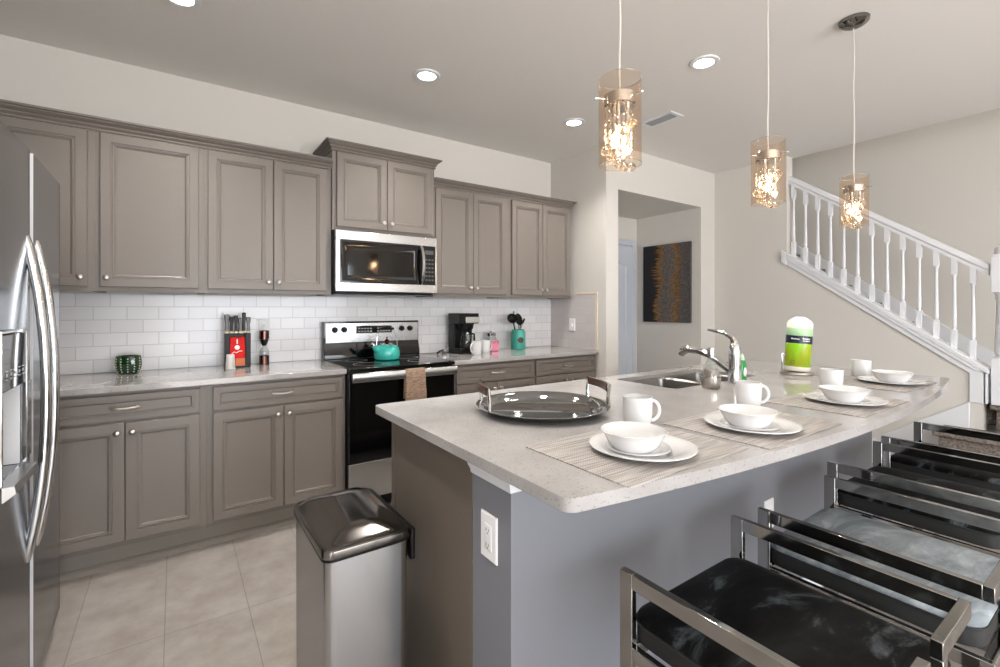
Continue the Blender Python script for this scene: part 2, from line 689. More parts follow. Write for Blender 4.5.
struct('floor', MB().box(XL - 0.1, XF + 0.1, YB - 0.1, YW + 1.0, -0.1, 0.0), M_FLOOR)
struct('ceiling', MB().box(XL - 0.1, XS + 0.115, YB - 0.1, YW + 0.1, CZ, CZ + 0.12), M_CEIL)
struct('wall_back', MB().box(XL - 0.1, XR + 0.157, YW, YW + 0.1, 0, CZ), M_WALL)
w = MB()
w.box(XL - 0.1, XL, YB - 0.1, -3.6, 0, CZ).box(XL - 0.1, XL, -1.2, YW, 0, CZ)
w.box(XL - 0.1, XL, -3.6, -1.2, 0, 0.6).box(XL - 0.1, XL, -3.6, -1.2, 2.3, CZ)
struct('wall_left', w, M_WALL)
struct('wall_right', MB().box(XR, XR + 0.157, YH, YW, 0, CZ), M_WALL)
w = MB()
w.box(XR + 0.157, 4.536, YH, YH + 0.83, 2.35, CZ).box(4.536, XS + 0.115, YH, YH + 0.83, 0, CZ)
struct('wall_hall', w, M_WALL)
struct('wall_hall_back', MB().box(XR - 0.2, XS + 0.115, YH + 0.83, YH + 0.93, 0, CZ), M_WALL)
w = MB()
w.box(XS, XS + 0.115, 2.085, YH, 0, CZ)
w.prism([(2.085, 0), (2.085, 1.75), (0.765, 0.80), (0.765, 0)], 'x', XS, XS + 0.115)
struct('wall_stair', w, M_WALL)
struct('wall_stairwell', MB().box(XF, XF + 0.1, YB - 0.1, YW + 1.0, 0, 5.3), M_WALL)
struct('wall_stairwell_end', MB().box(XS + 0.115, XF, YW + 0.2, YW + 0.3, 0, 5.3), M_WALL)
struct('wall_stairwell_front', MB().box(XS + 0.115, XF, -0.75, -0.65, CZ, 5.3), M_WALL)
struct('wall_stairwell_upper', MB().box(XS + 0.0, XS + 0.115, -0.75, YW + 0.2, CZ + 0.12, 5.3), M_WALL)
struct('ceiling_stairwell', MB().box(XS, XF, -0.75, YW + 0.3, 5.3, 5.4), M_CEIL)
struct('ceiling_landing', MB().box(XS + 0.115, XF, YB - 0.1, -0.65, CZ, CZ + 0.12), M_CEIL)
w = MB()
w.box(XL, -0.35, YB - 0.1, YB, 0, CZ).box(3.55, XF, YB - 0.1, YB, 0, CZ).box(-0.35, 3.55, YB - 0.1, YB, 2.4, CZ)
struct('wall_front', w, M_WALL)
w = MB()
for x in (-0.35, 0.93, 2.2, 3.49):
    w.box(x, x + 0.06, YB - 0.08, YB - 0.02, 0.0, 2.4)
w.box(-0.35, 3.55, YB - 0.08, YB - 0.02, 2.34, 2.4).box(-0.35, 3.55, YB - 0.08, YB - 0.02, 0, 0.07)
struct('window_1', w, M_WHITE)
w = MB()
for y in (-3.6, -2.43, -1.26):
    w.box(XL - 0.07, XL - 0.02, y, y + 0.06, 0.6, 2.3)
w.box(XL - 0.07, XL - 0.02, -3.6, -1.2, 2.24, 2.3).box(XL - 0.07, XL - 0.02, -3.6, -1.2, 0.6, 0.66)
struct('window_added', w, M_WHITE)  # frame of the added side window, never in view

# hall door in the back wall of the hall (arched two-panel door and casing)
yd = YH + 0.83
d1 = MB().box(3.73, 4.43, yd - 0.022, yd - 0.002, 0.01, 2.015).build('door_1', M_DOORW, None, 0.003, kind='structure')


def arch(x0, x1, z0, z1, rise, n=10):
    pts = [(x0, z0), (x1, z0)]
    for i in range(n + 1):
        t = i / n
        pts.append((x1 + (x0 - x1) * t, z1 + rise * (0.5 - 0.5 * cos(2 * pi * t))))
    return pts


w = MB()
for poly in (arch(3.83, 4.33, 0.86, 1.78, 0.09), arch(3.83, 4.33, 0.16, 0.70, 0.0)):
    cx = sum(p[0] for p in poly) / len(poly)
    cz = sum(p[1] for p in poly) / len(poly)
    rs = []
    for s, dy in ((1.0, -0.0225), (1.0, -0.030), (0.93, -0.030), (0.90, -0.0235)):
        rs.append([(cx + (p[0] - cx) * s, yd + dy, cz + (p[1] - cz) * s) for p in poly])
    w.rings(rs, cap0=False)
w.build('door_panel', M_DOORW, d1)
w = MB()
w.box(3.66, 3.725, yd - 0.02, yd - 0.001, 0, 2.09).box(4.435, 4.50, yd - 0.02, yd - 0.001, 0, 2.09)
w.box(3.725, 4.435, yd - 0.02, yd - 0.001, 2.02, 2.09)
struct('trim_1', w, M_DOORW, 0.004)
struct('baseboard_hall', MB().box(4.523, 4.535, YH + 0.02, yd - 0.03, 0, 0.13), M_WHITE, 0.003)
struct('baseboard_right', MB().box(4.56, XS - 0.014, YH - 0.014, YH - 0.001, 0, 0.13), M_WHITE, 0.003)
# white base along the stair wall that climbs in step with the lower stairs
struct('baseboard_stair', MB().prism([(YH - 0.02, 0), (YH - 0.02, 0.14), (1.50, 0.14), (0.835, 0.60), (0.835, 0)], 'x', XS - 0.014, XS - 0.001), M_WHITE, 0.003)

# stair wall cap, skirt and end casing
SL = 0.715


def zc(y):
    return 0.865 + SL * (y - 0.756)


w = MB()
w.prism([(0.735, zc(0.735)), (2.08, zc(2.08)), (2.08, zc(2.08) - 0.035), (0.735, zc(0.735) - 0.035)], 'x', XS - 0.03, XS + 0.145)
w.prism([(2.08, zc(2.08)), (2.125, zc(2.125)), (2.125, zc(2.125) - 0.11), (2.08, zc(2.08) - 0.11)], 'x', XS - 0.03, XS - 0.001)
w.prism([(2.08, zc(2.08) - 0.035), (2.08, zc(2.08) - 0.11), (0.835, zc(0.835) - 0.11), (0.835, 0.6), (0.75, 0.6), (0.75, zc(0.75) - 0.035)], 'x', XS - 0.016, XS - 0.001)
w.prism([(2.08, zc(2.08) - 0.035), (2.08, zc(2.08) - 0.065), (0.80, zc(0.80) - 0.065), (0.76, zc(0.76) - 0.035)], 'x', XS - 0.026, XS - 0.016)
w.box(XS - 0.016, XS + 0.13, 0.742, 0.763, 0.6, zc(0.75) - 0.035)
struct('trim_2', w, M_WHITE, 0.003)

# far wall skirt of the stairs
struct('trim_3', MB().prism([(0.55, 0.6), (0.55, 0.74), (0.86, 0.88), (3.2, 2.535), (3.2, 2.25), (0.9, 0.62)], 'x', XF - 0.016, XF - 0.001), M_WHITE)

# staircase
st = thing('staircase', 'carpeted staircase rising behind the white railing at right', 'stairs', (5.4, 0.9, 0))
steps = [(4.925, XF - 0.02, -0.6, 1.0, 0.43, 0.595)]
for k in range(9):
    y0 = 0.94 + 0.253 * k
    z1 = 0.783 + 0.188 * k
    steps.append((4.925, XF - 0.02, y0, y0 + 0.30, z1 - 0.40, z1))
steps.append((4.82, 4.924, -0.6, 0.735, 0.0, 0.595))
steps.append((4.50, 4.81, -0.6, 0.975, 0.0, 0.407))
steps.append((4.18, 4.495, -0.6, 0.975, 0.0, 0.215))
for i, (x0, x1, y0, y1, z0, z1) in enumerate(steps):
    w = MB()
    if i <= 9:
        w.box(x0, x1, y0, y1, z0, z1 - 0.035).box(x0, x1, y0 - 0.028, y1, z1 - 0.035, z1)
    else:
        w.box(x0, x1, y0, y1 - 0.03, z0, z1 - 0.035).box(x0 - 0.028 if i < 12 else x0, x1, y0, y1, z1 - 0.035, z1)
    w.build('stair_step', M_CARPET, st, 0.008)

# railing: handrail, thirteen balusters and the newel post
XRL = 4.852
rl = thing('stair_railing', 'white wooden stair railing with turned balusters at right', 'railing', (XRL, 1.4, 1.2))


def zr(y):
    return 1.609 + 0.7095 * (y - 0.739)


w = MB()
prof = [(-0.022, -0.085), (0.022, -0.085), (0.022, -0.06), (0.032, -0.045), (0.03, -0.012), (0.016, 0.0), (-0.016, 0.0), (-0.03, -0.012), (-0.032, -0.045), (-0.022, -0.06)]
w.rings([[(XRL + a, y, zr(y) + b) for a, b in prof] for y in (0.742, 2.083)])
w.build('handrail', M_WHITE, rl)
for k in range(13):
    y = 2.048 - 0.1018 * k
    zb, zt = zc(y) - 0.016, zr(y) - 0.088
    w = MB()
    w.box(XRL - 0.016, XRL + 0.016, y - 0.016, y + 0.016, zb, zb + 0.15)
    w.box(XRL - 0.016, XRL + 0.016, y - 0.016, y + 0.016, zt - 0.11, zt + 0.012)
    h0, h1 = zb + 0.15, zt - 0.11
    w.lathe([(0.016, h0), (0.010, h0 + 0.012), (0.014, h0 + 0.025), (0.0135, h0 + 0.08), (0.0105, h0 + (h1 - h0) * 0.6), (0.0095, h1 - 0.03), (0.013, h1 - 0.012), (0.016, h1)], (XRL, y, 0), 12)
    w.build('baluster', M_WHITE, rl, 0.0)
w = MB()
ny = 0.672
w.box(XRL - 0.055, XRL + 0.055, ny - 0.055, ny + 0.055, 0.597, 0.93)
w.lathe([(0.052, 0.93), (0.038, 0.945), (0.046, 0.965), (0.047, 1.0), (0.040, 1.2), (0.035, 1.34), (0.045, 1.36), (0.037, 1.375), (0.052, 1.40)], (XRL, ny, 0), 20)
w.box(XRL - 0.055, XRL + 0.055, ny - 0.055, ny + 0.055, 1.40, 1.655)
w.box(XRL - 0.047, XRL + 0.047, ny - 0.047, ny + 0.047, 1.655, 1.675)
w.lathe([(0.045, 1.675), (0.05, 1.69), (0.045, 1.72), (0.02, 1.735), (0, 1.737)], (XRL, ny, 0), 20)
w.build('newel_post', M_WHITE, rl, 0.003)

# ------------------------------------------------------------------ backsplash
bs = thing('backsplash', 'white subway tile backsplash between worktop and wall cabinets', 'backsplash', (1.1, YW, 0.915))
MB().box(-1.2, XR - 0.009, YW - 0.008, YW - 0.0005, 0.916, 1.374).build('tile_field', M_TILE, None)
tf = bpy.data.objects['tile_field']
tf.parent = bs
tf.matrix_parent_inverse = bs.matrix_world.inverted() if False else Matrix.Translation(-Vector(bs.location))
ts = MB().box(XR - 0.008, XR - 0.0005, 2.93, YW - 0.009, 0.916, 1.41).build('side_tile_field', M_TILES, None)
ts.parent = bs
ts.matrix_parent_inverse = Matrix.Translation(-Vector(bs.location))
w = MB()
w.box(XR - 0.010, XR - 0.0005, 2.905, 2.929, 0.916, 1.432).box(XR - 0.010, XR - 0.0005, 2.93, 3.18, 1.411, 1.432)
M_EDGE = mat('cream_tile_edge', 'D9CBB9', 0.3)
w.build('edge_tile', M_EDGE, bs, 0.003)

# ------------------------------------------------------------------ cabinets
DOORP = [(0.045, 0.0), (0.0454, 0.0065), (0.0485, 0.0065), (0.049, 0.002), (0.0545, 0.002), (0.055, 0.0075), (0.059, 0.0075), (0.0665, 0.0125), (0.0667, 0.0125)]
DRWP = [(0.024, 0.0), (0.0244, 0.004), (0.029, 0.004), (0.0294, 0.0075), (0.034, 0.0075), (0.0344, 0.0055), (0.036, 0.0055), (0.041, 0.011), (0.0412, 0.011)]


def knob(x, z, yf, parent):
    w = MB()
    w.lathe([(0.0, 0.0), (0.0085, 0.0), (0.006, 0.004), (0.0055, 0.013), (0.012, 0.017), (0.0145, 0.022), (0.012, 0.027), (0.006, 0.0295), (0, 0.030)], (x, yf - 0.0003, z), 16, ROT_NY)
    return w.build('knob', M_NICK, parent)


def pull(x, z, yf, parent):
    w = MB()
    w.cyl((x - 0.048, yf - 0.0003, z), (x - 0.048, yf - 0.02, z), 0.005, 10)
    w.cyl((x + 0.048, yf - 0.0003, z), (x + 0.048, yf - 0.02, z), 0.005, 10)
    pts = [(x - 0.058 + 0.116 * i / 10, yf - 0.020 - 0.008 * sin(pi * i / 10), z - 0.004 * sin(pi * i / 10)) for i in range(11)]
    w.tube(pts, [0.0045, 0.006, 0.0065, 0.006, 0.0055, 0.005, 0.0055, 0.006, 0.0065, 0.006, 0.0045], 10)
    return w.build('handle', M_NICK, parent)


CROWNP = [(0.0, 0.0), (0.010, 0.0), (0.010, 0.008), (0.006, 0.011), (0.010, 0.016), (0.018, 0.022), (0.018, 0.028), (0.014, 0.031), (0.024, 0.036), (0.034, 0.044), (0.034, 0.050), (0.046, 0.052), (0.047, 0.062), (0.0, 0.062)]


def crown(x0, x1, yf, z, ret0, ret1, name, parent):
    """crown along the front (facing -y); ret0 / ret1 = depth of returns at each end or 0"""
    w = MB()
    rs = []
    for d, h in CROWNP:
        p = []
        a = x0 - (d if ret0 else 0)
        b = x1 + (d if ret1 else 0)
        if ret0:
            p.append((a, yf + ret0, z + h))
        p += [(a, yf - d, z + h), (b, yf - d, z + h)]
        if ret1:
            p.append((b, yf + ret1, z + h))
        rs.append(p)
    vs = [w.ring(r) for r in rs]
    for a, b in zip(vs, vs[1:]):
        w.bridge(a, b, closed=False)
    w.bm.faces.new([v[0] for v in vs])
    w.bm.faces.new([v[-1] for v in reversed(vs)])
    w.bm.faces.new(list(reversed(vs[-1]))) if len(vs[-1]) > 2 else None
    return w.build(name, M_CAB, parent, smooth=25)


def upper(label, x0, x1, doors, knobs, yf=3.19, z0=1.378, z1=2.217, dz0=1.402, dz1=2.210):
    t = thing('wall_cabinet', label, 'wall cabinet', ((x0 + x1) / 2, YW - 0.002, z0))
    fr = yf + 0.02
    w = MB()
    w.box(x0, x1, fr, YW - 0.002, z0 + 0.018, z1)
    w.box(x0, x1, fr, fr + 0.022, z0, z0 + 0.018)
    w.box(x0, x0 + 0.016, fr + 0.022, YW - 0.012, z0, z0 + 0.018).box(x1 - 0.016, x1, fr + 0.022, YW - 0.012, z0, z0 + 0.018)
    w.build('body', M_CAB, t)
    for (a, b), k in zip(doors, knobs):
        d = MB().panel(a, b, dz0, dz1, yf, 0.019, DOORP).build('door', M_CAB, t, smooth=20)
        knob(b - 0.027 if k == 'r' else a + 0.027, dz0 + 0.048, yf, d)
    return t


U1 = upper('taupe wall cabinet partly hidden by the refrigerator top, leftmost', -1.24, -0.346, [(-1.0, -0.372)], ['r'])
U2 = upper('taupe single wide-door wall cabinet, above the green glass pot', -0.3455, 0.1345, [(-0.322, 0.112)], ['l'])
U3 = upper('taupe double-door wall cabinet, left of the microwave above the knife block', 0.135, 0.858, [(0.157, 0.5025), (0.506, 0.826)], ['r', 'l'])
U4 = upper('short raised double-door wall cabinet above the microwave', 0.8605, 1.6145, [(0.886, 1.2345), (1.238, 1.592)], ['r', 'l'], 3.17, 1.815, 2.345, 1.838, 2.338)
U5 = upper('taupe double-door wall cabinet, right of the microwave above the coffee maker', 1.617, 2.328, [(1.63, 1.9615), (1.965, 2.290)], ['r', 'l'])
U6 = upper('rightmost taupe wall cabinet, above the teal utensil crock', 2.3285, 3.045, [(2.352, 2.690), (2.6935, 3.022)], ['r', 'l'])
crown(0.8605, 1.6145, 3.19, 2.346, 0.34, 0.34, 'crown', U4)
c = thing('crown_moulding', 'long taupe crown moulding on top of left wall cabinets', 'moulding', (-0.2, 3.2, 2.218))
crown(-1.24, 0.858, 3.21, 2.218, 0, 0, 'moulding_strip', c)
c = thing('crown_moulding', 'short taupe crown moulding on top of right wall cabinets', 'moulding', (2.3, 3.2, 2.218))
crown(1.617, 3.036, 3.21, 2.218, 0, 0.3, 'moulding_strip', c)


def lower(label, x0, x1, front, doors, knobs, yf=2.91, bx0=None):
    t = thing('base_cabinet', label, 'base cabinet', ((x0 + x1) / 2, 3.2, 0))
    fr = yf + 0.02
    a = x0 if bx0 is None else bx0
    w = MB()
    w.box(a, x1, fr, YW - 0.002, 0.125, 0.883)
    w.build('body', M_CAB, t)
    w = MB()
    w.box(a, x1, fr + 0.068, fr + 0.09, 0.0, 0.1245)
    w.prism([(fr + 0.052, 0.0), (fr + 0.0675, 0.0), (fr + 0.0675, 0.032), (fr + 0.06, 0.032), (fr + 0.052, 0.022)], 'x', a, x1)
    w.build('toe_kick', M_TOE, t)
    d = MB().panel(front[0], front[1], 0.742, 0.868, yf, 0.019, DRWP).build('drawer', M_CAB, t, smooth=20)
    pull((front[0] + front[1]) / 2, 0.807, yf, d)
    for (p, q), k in zip(doors, knobs):
        d = MB().panel(p, q, 0.152, 0.730, yf, 0.019, DOORP).build('door', M_CAB, t, smooth=20)
        knob(q - 0.028 if k == 'r' else p + 0.028, 0.685, yf, d)
    return t


lower('taupe base cabinet beside the refrigerator, under the green glass pot', -0.535, 0.1375, (-0.508, 0.108), [(-0.508, -0.2018), (-0.1985, 0.108)], ['r', 'l'], bx0=-1.2)
lower('taupe base cabinet directly left of the range, under the knife block', 0.138, 0.868, (0.166, 0.848), [(0.166, 0.5125), (0.516, 0.848)], ['r', 'l'])
lower('taupe base cabinet directly right of the range, under the coffee maker', 1.625, 2.372, (1.652, 2.355), [(1.652, 2.002), (2.0055, 2.355)], ['r', 'l'])
lower('rightmost taupe base cabinet against the wall, under the utensil crock', 2.3725, 3.086, (2.388, 3.068), [(2.388, 2.7265), (2.73, 3.068)], ['r', 'l'])

w = MB().box(-1.2, 0.868, 2.892, YW - 0.0025, 0.8835, 0.915)
tag(w.build('worktop', M_QUARTZ, None, 0.003), 'pale quartz worktop left of the range with green pot and knives', 'countertop')
w = MB().box(1.622, XR - 0.001, 2.892, YW - 0.0025, 0.8835, 0.915)
tag(w.build('worktop', M_QUARTZ, None, 0.003), 'pale quartz worktop right of the range under the coffee maker', 'countertop')

# ------------------------------------------------------------------ microwave
mw = thing('microwave', 'stainless over-the-range microwave with black window', 'microwave', (1.25, 3.3, 1.395))
w = MB().box(0.8625, 1.6135, 3.165, YW - 0.01, 1.40, 1.812)
w.box(0.88, 1.60, 3.2, 3.5, 1.385, 1.40)
w.build('body', M_BLACK, mw, 0.003)
w = MB()
x0, x1, z0, z1 = 0.866, 1.61, 1.402, 1.808
w.box(x0, x1, 3.13, 3.164, z1 - 0.062, z1).box(x0, x1, 3.13, 3.164, z0, z0 + 0.058)
w.box(x0, x0 + 0.03, 3.13, 3.164, z0 + 0.058, z1 - 0.062).box(x1 - 0.016, x1, 3.13, 3.164, z0 + 0.058, z1 - 0.062)
w.build('front_frame', M_STEEL, mw, 0.002)
w = MB().panel(x0 + 0.0305, 1.475, z0 + 0.0585, z1 - 0.0625, 3.132, 0.03, [(0.03, 0.0), (0.05, 0.006), (0.0502, 0.006)])
w.build('window', M_BGLASS, mw)
w = MB().box(1.477, x1 - 0.0165, 3.134, 3.163, z0 + 0.0585, z1 - 0.0625)
cp = w.build('control_panel', M_BLACK, mw)
w = MB()
for r in range(6):
    for q in range(3):
        w.box(1.515 + 0.025 * q, 1.531 + 0.025 * q, 3.1333, 3.1339, 1.49 + 0.03 * r, 1.502 + 0.03 * r)
w.build('keypad', M_SLOT, cp)
w = MB().box(1.51, 1.58, 3.1333, 3.1339, 1.685, 1.715)
w.build('display', M_SLOT, cp)
w = MB()
pts = [(1.477, 3.131 - 0.045 * sin(pi * i / 12) ** 0.6 - 0.002, z0 + 0.066 + (z1 - z0 - 0.135) * i / 12) for i in range(13)]
w.tube(pts, 0.014, 10)
w.build('handle', M_CHROME, mw)

# ------------------------------------------------------------------ range
rg = thing('range', 'freestanding stainless range with black glass cooktop and oven door', 'range', (1.245, 3.2, 0))
xa, xb = 0.874, 1.618
MB().box(xa, xb, 2.915, 3.525, 0.04, 0.893).build('body', M_BLACK, rg, 0.003)
MB().box(xa - 0.001, xb + 0.001, 2.87, 3.45, 0.8935, 0.917).build('cooktop', M_BGLASS, rg, 0.006)
w = MB()
for cx, cy, r in ((1.06, 3.05, 0.10), (1.43, 3.05, 0.085), (1.06, 3.31, 0.075), (1.43, 3.31, 0.10)):
    w.lathe([(r, 0.0), (r, 0.0004), (r - 0.003, 0.0004), (r - 0.003, 0.0)], (cx, cy, 0.9171), 40)
w.build('burner_ring', M_GREYP, rg)
MB().prism([(3.451, 0.918), (3.451, 0.95), (3.475, 1.03), (3.475, 1.19), (3.525, 1.19), (3.525, 0.918)], 'x', xa, xb).build('backguard', M_BGLASS, rg, 0.004)
bgp = MB().box(xa + 0.012, xb - 0.006, 3.466, 3.4745, 1.032, 1.18).build('control_panel', M_STEEL, rg, 0.004)
for kx in (0.953, 1.02, 1.468, 1.538):
    w = MB().lathe([(0, 0), (0.022, 0), (0.022, 0.004), (0.019, 0.006), (0.0165, 0.022), (0.014, 0.025), (0, 0.025)], (kx, 3.4655, 1.13), 20, ROT_NY)
    w.box(kx - 0.003, kx + 0.003, 3.435, 3.442, 1.13, 1.146)
    w.build('knob', M_BLACK, bgp)
dp = MB().box(1.11, 1.385, 3.463, 3.4655, 1.100, 1.155).build('display', M_BGLASS, bgp)
w = MB()
for q in range(5):
    for r in range(2):
        w.box(1.125 + 0.022 * q, 1.139 + 0.022 * q, 3.4622, 3.4628, 1.110 + 0.022 * r, 1.119 + 0.022 * r)
        w.box(1.270 + 0.022 * q, 1.284 + 0.022 * q, 3.4622, 3.4628, 1.110 + 0.022 * r, 1.119 + 0.022 * r)
w.build('button_marks', M_GREYP, dp)
od = MB().box(xa + 0.003, xb - 0.003, 2.878, 2.914, 0.325, 0.885).build('oven_door', M_BGLASS, rg, 0.004)
w = MB()
w.prism([(2.824, 0.833), (2.822, 0.838), (2.822, 0.882), (2.826, 0.889), (2.842, 0.889), (2.842, 0.833)], 'x', xa + 0.008, xb - 0.008)
for hx in (xa + 0.02, xb - 0.045):
    w.box(hx, hx + 0.025, 2.842, 2.8778, 0.85, 0.876)
w.build('handle', M_STEEL, od, 0.002)
MB().box(xa + 0.003, xb - 0.003, 2.884, 2.914, 0.09, 0.32).build('drawer', M_STEEL, rg, 0.004)

# dish towel over the oven handle
w = MB()
rs = []
n = 14
front = [(2.816 - 0.002 * sin(i), 0.60 + 0.245 * i / n) for i in range(n)]
over = [(2.818, 0.866), (2.822, 0.889), (2.831, 0.894), (2.842, 0.889), (2.847, 0.87), (2.848, 0.80), (2.850, 0.70)]
path = front + over
th = 0.004
cols = 12
xl, xr = 1.226, 1.362
grid = []
for y, z in path:
    row = []
    for j in range(cols + 1):
        t = j / cols
        fold = 0.0025 * sin(t * 9 + z * 4) if z < 0.8 else 0.0
        flare = 0.012 * max(0, (0.85 - z)) / 0.25
        row.append((xl - flare + (xr - xl + 2 * flare) * t, y - abs(fold), z))
    grid.append(row)
vs = [w.ring(r) for r in grid]
for a, b in zip(vs, vs[1:]):
    w.bridge(a, b, closed=False)
tw = w.build('dish_towel', M_TOWEL, None)
sm = tw.modifiers.new('solid', 'SOLIDIFY')
sm.thickness = 0.003
sm.offset = 0
tag(tw, 'taupe woven dish towel hanging over the oven door handle', 'towel')

# kettle
kx, ky, kz = 1.262, 3.245, 0.9178
kt = thing('kettle', 'teal enamel kettle with black-grip handle on the cooktop', 'kettle', (kx, ky, kz))
w = MB().lathe([(0, 0.0), (0.078, 0.0), (0.088, 0.006), (0.093, 0.03), (0.092, 0.06), (0.085, 0.085), (0.070, 0.100), (0.052, 0.106), (0.05, 0.104), (0, 0.104)], (kx, ky, kz), 36)
w.build('body', M_TEAL, kt)
w = MB().tube([(kx - 0.075, ky - 0.02, kz + 0.068), (kx - 0.098, ky - 0.026, kz + 0.088), (kx - 0.112, ky - 0.03, kz + 0.108)], [0.026, 0.018, 0.014], 14)
sp = w.build('spout', M_TEAL, kt)
w = MB().tube([(kx - 0.113, ky - 0.03, kz + 0.109), (kx - 0.123, ky - 0.033, kz + 0.122)], [0.0155, 0.011], 14)
w.build('whistle_cap', M_CHROME, sp)
w = MB().lathe([(0, 0.1045), (0.049, 0.1062), (0.049, 0.110), (0.030, 0.119), (0, 0.121)], (kx, ky, kz), 28)
ld = w.build('lid', M_CHROME, kt)
w = MB().lathe([(0, 0.1212), (0.012, 0.1212), (0.024, 0.130), (0.016, 0.140), (0.006, 0.146), (0.006, 0.160), (0.010, 0.163), (0, 0.166)], (kx, ky, kz), 18)
w.build('knob', M_COPPER, ld)
w = MB()
pts = []
for i in range(17):
    a = pi * i / 16
    pts.append((kx + 0.078 * cos(a), ky, kz + 0.09 + 0.135 * sin(a) ** 0.7 if 0 < i < 16 else kz + 0.09))
w.tube(pts, 0.003, 8)
hd = w.build('handle', M_CHROME, kt)
w = MB().tube([(kx - 0.052, ky, kz + 0.220), (kx - 0.02, ky, kz + 0.2265), (kx + 0.02, ky, kz + 0.2265), (kx + 0.052, ky, kz + 0.220)], [0.008, 0.010, 0.010, 0.008], 10)
w.build('grip', M_BLACK, hd)

# ------------------------------------------------------------------ left worktop objects
ZT = 0.9158
# green glass pot
gx, gy = -0.218, 3.40
gp = thing('glass_pot', 'dark green ribbed glass pot with pale dots on the left worktop', 'pot', (gx, gy, ZT))
w = MB()
nr = 60
rs = []
for r, z in [(0.034, 0), (0.044, 0.004), (0.055, 0.026), (0.059, 0.055), (0.057, 0.088), (0.053, 0.102), (0.049, 0.102), (0.052, 0.08), (0.052, 0.04), (0.038, 0.010)]:
    rs.append([(gx + (r + 0.0025 * cos(12 * 2 * pi * i / nr)) * cos(2 * pi * i / nr), gy + (r + 0.0025 * cos(12 * 2 * pi * i / nr)) * sin(2 * pi * i / nr), ZT + z) for i in range(nr)])
w.rings(rs)
w.build('body', M_GGREEN, gp)
w = MB()
for k in range(12):
    a = 2 * pi * k / 12
    for j in range(6):
        z = 0.014 + 0.0145 * j
        rr = [0.0525, 0.0578, 0.0602, 0.0614, 0.0606, 0.0592][j]
        w.sphere((gx + rr * cos(a), gy + rr * sin(a), ZT + z), 0.0036, 6)
w.build('dot_studs', M_DOT, gp)

# knife block with its knives
bx, by = 0.325, 3.36
kb = thing('knife_block', 'black knife block with red card insert near the range', 'knife block', (bx, by, ZT))
w = MB()
w.box(bx - 0.072, bx + 0.070, by - 0.03, by + 0.045, ZT, ZT + 0.012)
w.box(bx - 0.072, bx - 0.046, by - 0.03, by + 0.045, ZT + 0.012, ZT + 0.215)
w.box(bx + 0.038, bx + 0.070, by - 0.03, by + 0.045, ZT + 0.012, ZT + 0.215)
w.box(bx - 0.046, bx + 0.038, by - 0.005, by + 0.045, ZT + 0.012, ZT + 0.210)
w.build('block', M_BLACK, kb, 0.002)
cd = MB().box(bx - 0.045, bx + 0.037, by - 0.032, by - 0.006, ZT + 0.060, ZT + 0.192).build('red_card', M_RED, kb, 0.002)
w = MB().lathe([(0, 0), (0.014, 0), (0.014, 0.0006), (0, 0.0006)], (bx - 0.006, by - 0.0322, ZT + 0.128), 20, ROT_NY)
w.box(bx - 0.009, bx - 0.003, by - 0.0328, by - 0.0322, ZT + 0.150, ZT + 0.180)
w.tube([(bx - 0.036, by - 0.0325, ZT + 0.090), (bx - 0.022, by - 0.0325, ZT + 0.101), (bx - 0.012, by - 0.0325, ZT + 0.094), (bx + 0.004, by - 0.0325, ZT + 0.104), (bx + 0.022, by - 0.0325, ZT + 0.105)], 0.0028, 6)
w.build('card_logo', M_PLATE, cd)
MB().box(bx - 0.015, bx + 0.037, by - 0.032, by - 0.006, ZT + 0.0125, ZT + 0.059).build('orange_card', M_ORANGE, kb, 0.001)
KN = [(-0.058, 0.018, 0.120, 0.014, 'steel-handled knife at left end of the knife block'),
      (-0.033, 0.022, 0.104, 0.011, 'black-handled knife second from left in the knife block'),
      (-0.008, 0.022, 0.112, 0.010, 'black-handled knife in the middle of the knife block'),
      (0.017, 0.018, 0.095, 0.013, 'short steel-handled knife right of middle in the knife block'),
      (0.037, 0.028, 0.130, 0.011, 'tallest black-handled knife, second from right in the knife block'),
      (0.060, 0.010, 0.100, 0.013, 'steel-handled knife at right end of the knife block')]
M_BRASS = mat('bolster_metal', '8C8068', 0.4, 1.0)
M_KSTEEL = mat('knife_handle_steel', '454341', 0.35, 1.0)
for dx, dy, h, r, lab in KN:
    x, y, z = bx + dx, by + dy, ZT + 0.2155
    k = thing('knife', lab, 'knife', (x, y, z), 'knives in the knife block')
    w = MB().rings([[(x + r * a * s, y + 0.011 * b * s2, z + hh) for a, b in ((-.7, -1), (.7, -1), (1, -.4), (1, .4), (.7, 1), (-.7, 1), (-1, .4), (-1, -.4))]
                    for hh, s, s2 in ((0.012, .75, .8), (0.03, .8, .85), (h * .5, .7, .8), (h * .8, 1.0, 1.0), (h - 0.004, 1.05, 1.0), (h, .7, .7))])
    w.build('handle', M_BLACK if 'black' in lab else M_KSTEEL, k)
    MB().box(x - r * .8, x + r * .8, y - 0.010, y + 0.010, z, z + 0.0115).build('bolster', M_BRASS, k)
w = MB().lathe([(0, 0), (0.029, 0), (0.027, 0.004), (0.022, 0.086), (0.019, 0.09), (0, 0.09)], (bx - 0.046, by - 0.068, ZT), 20)
tag(w.build('plastic_cup', M_ACRYL, None), 'small frosted cup standing upside down before the knife block', 'cup')

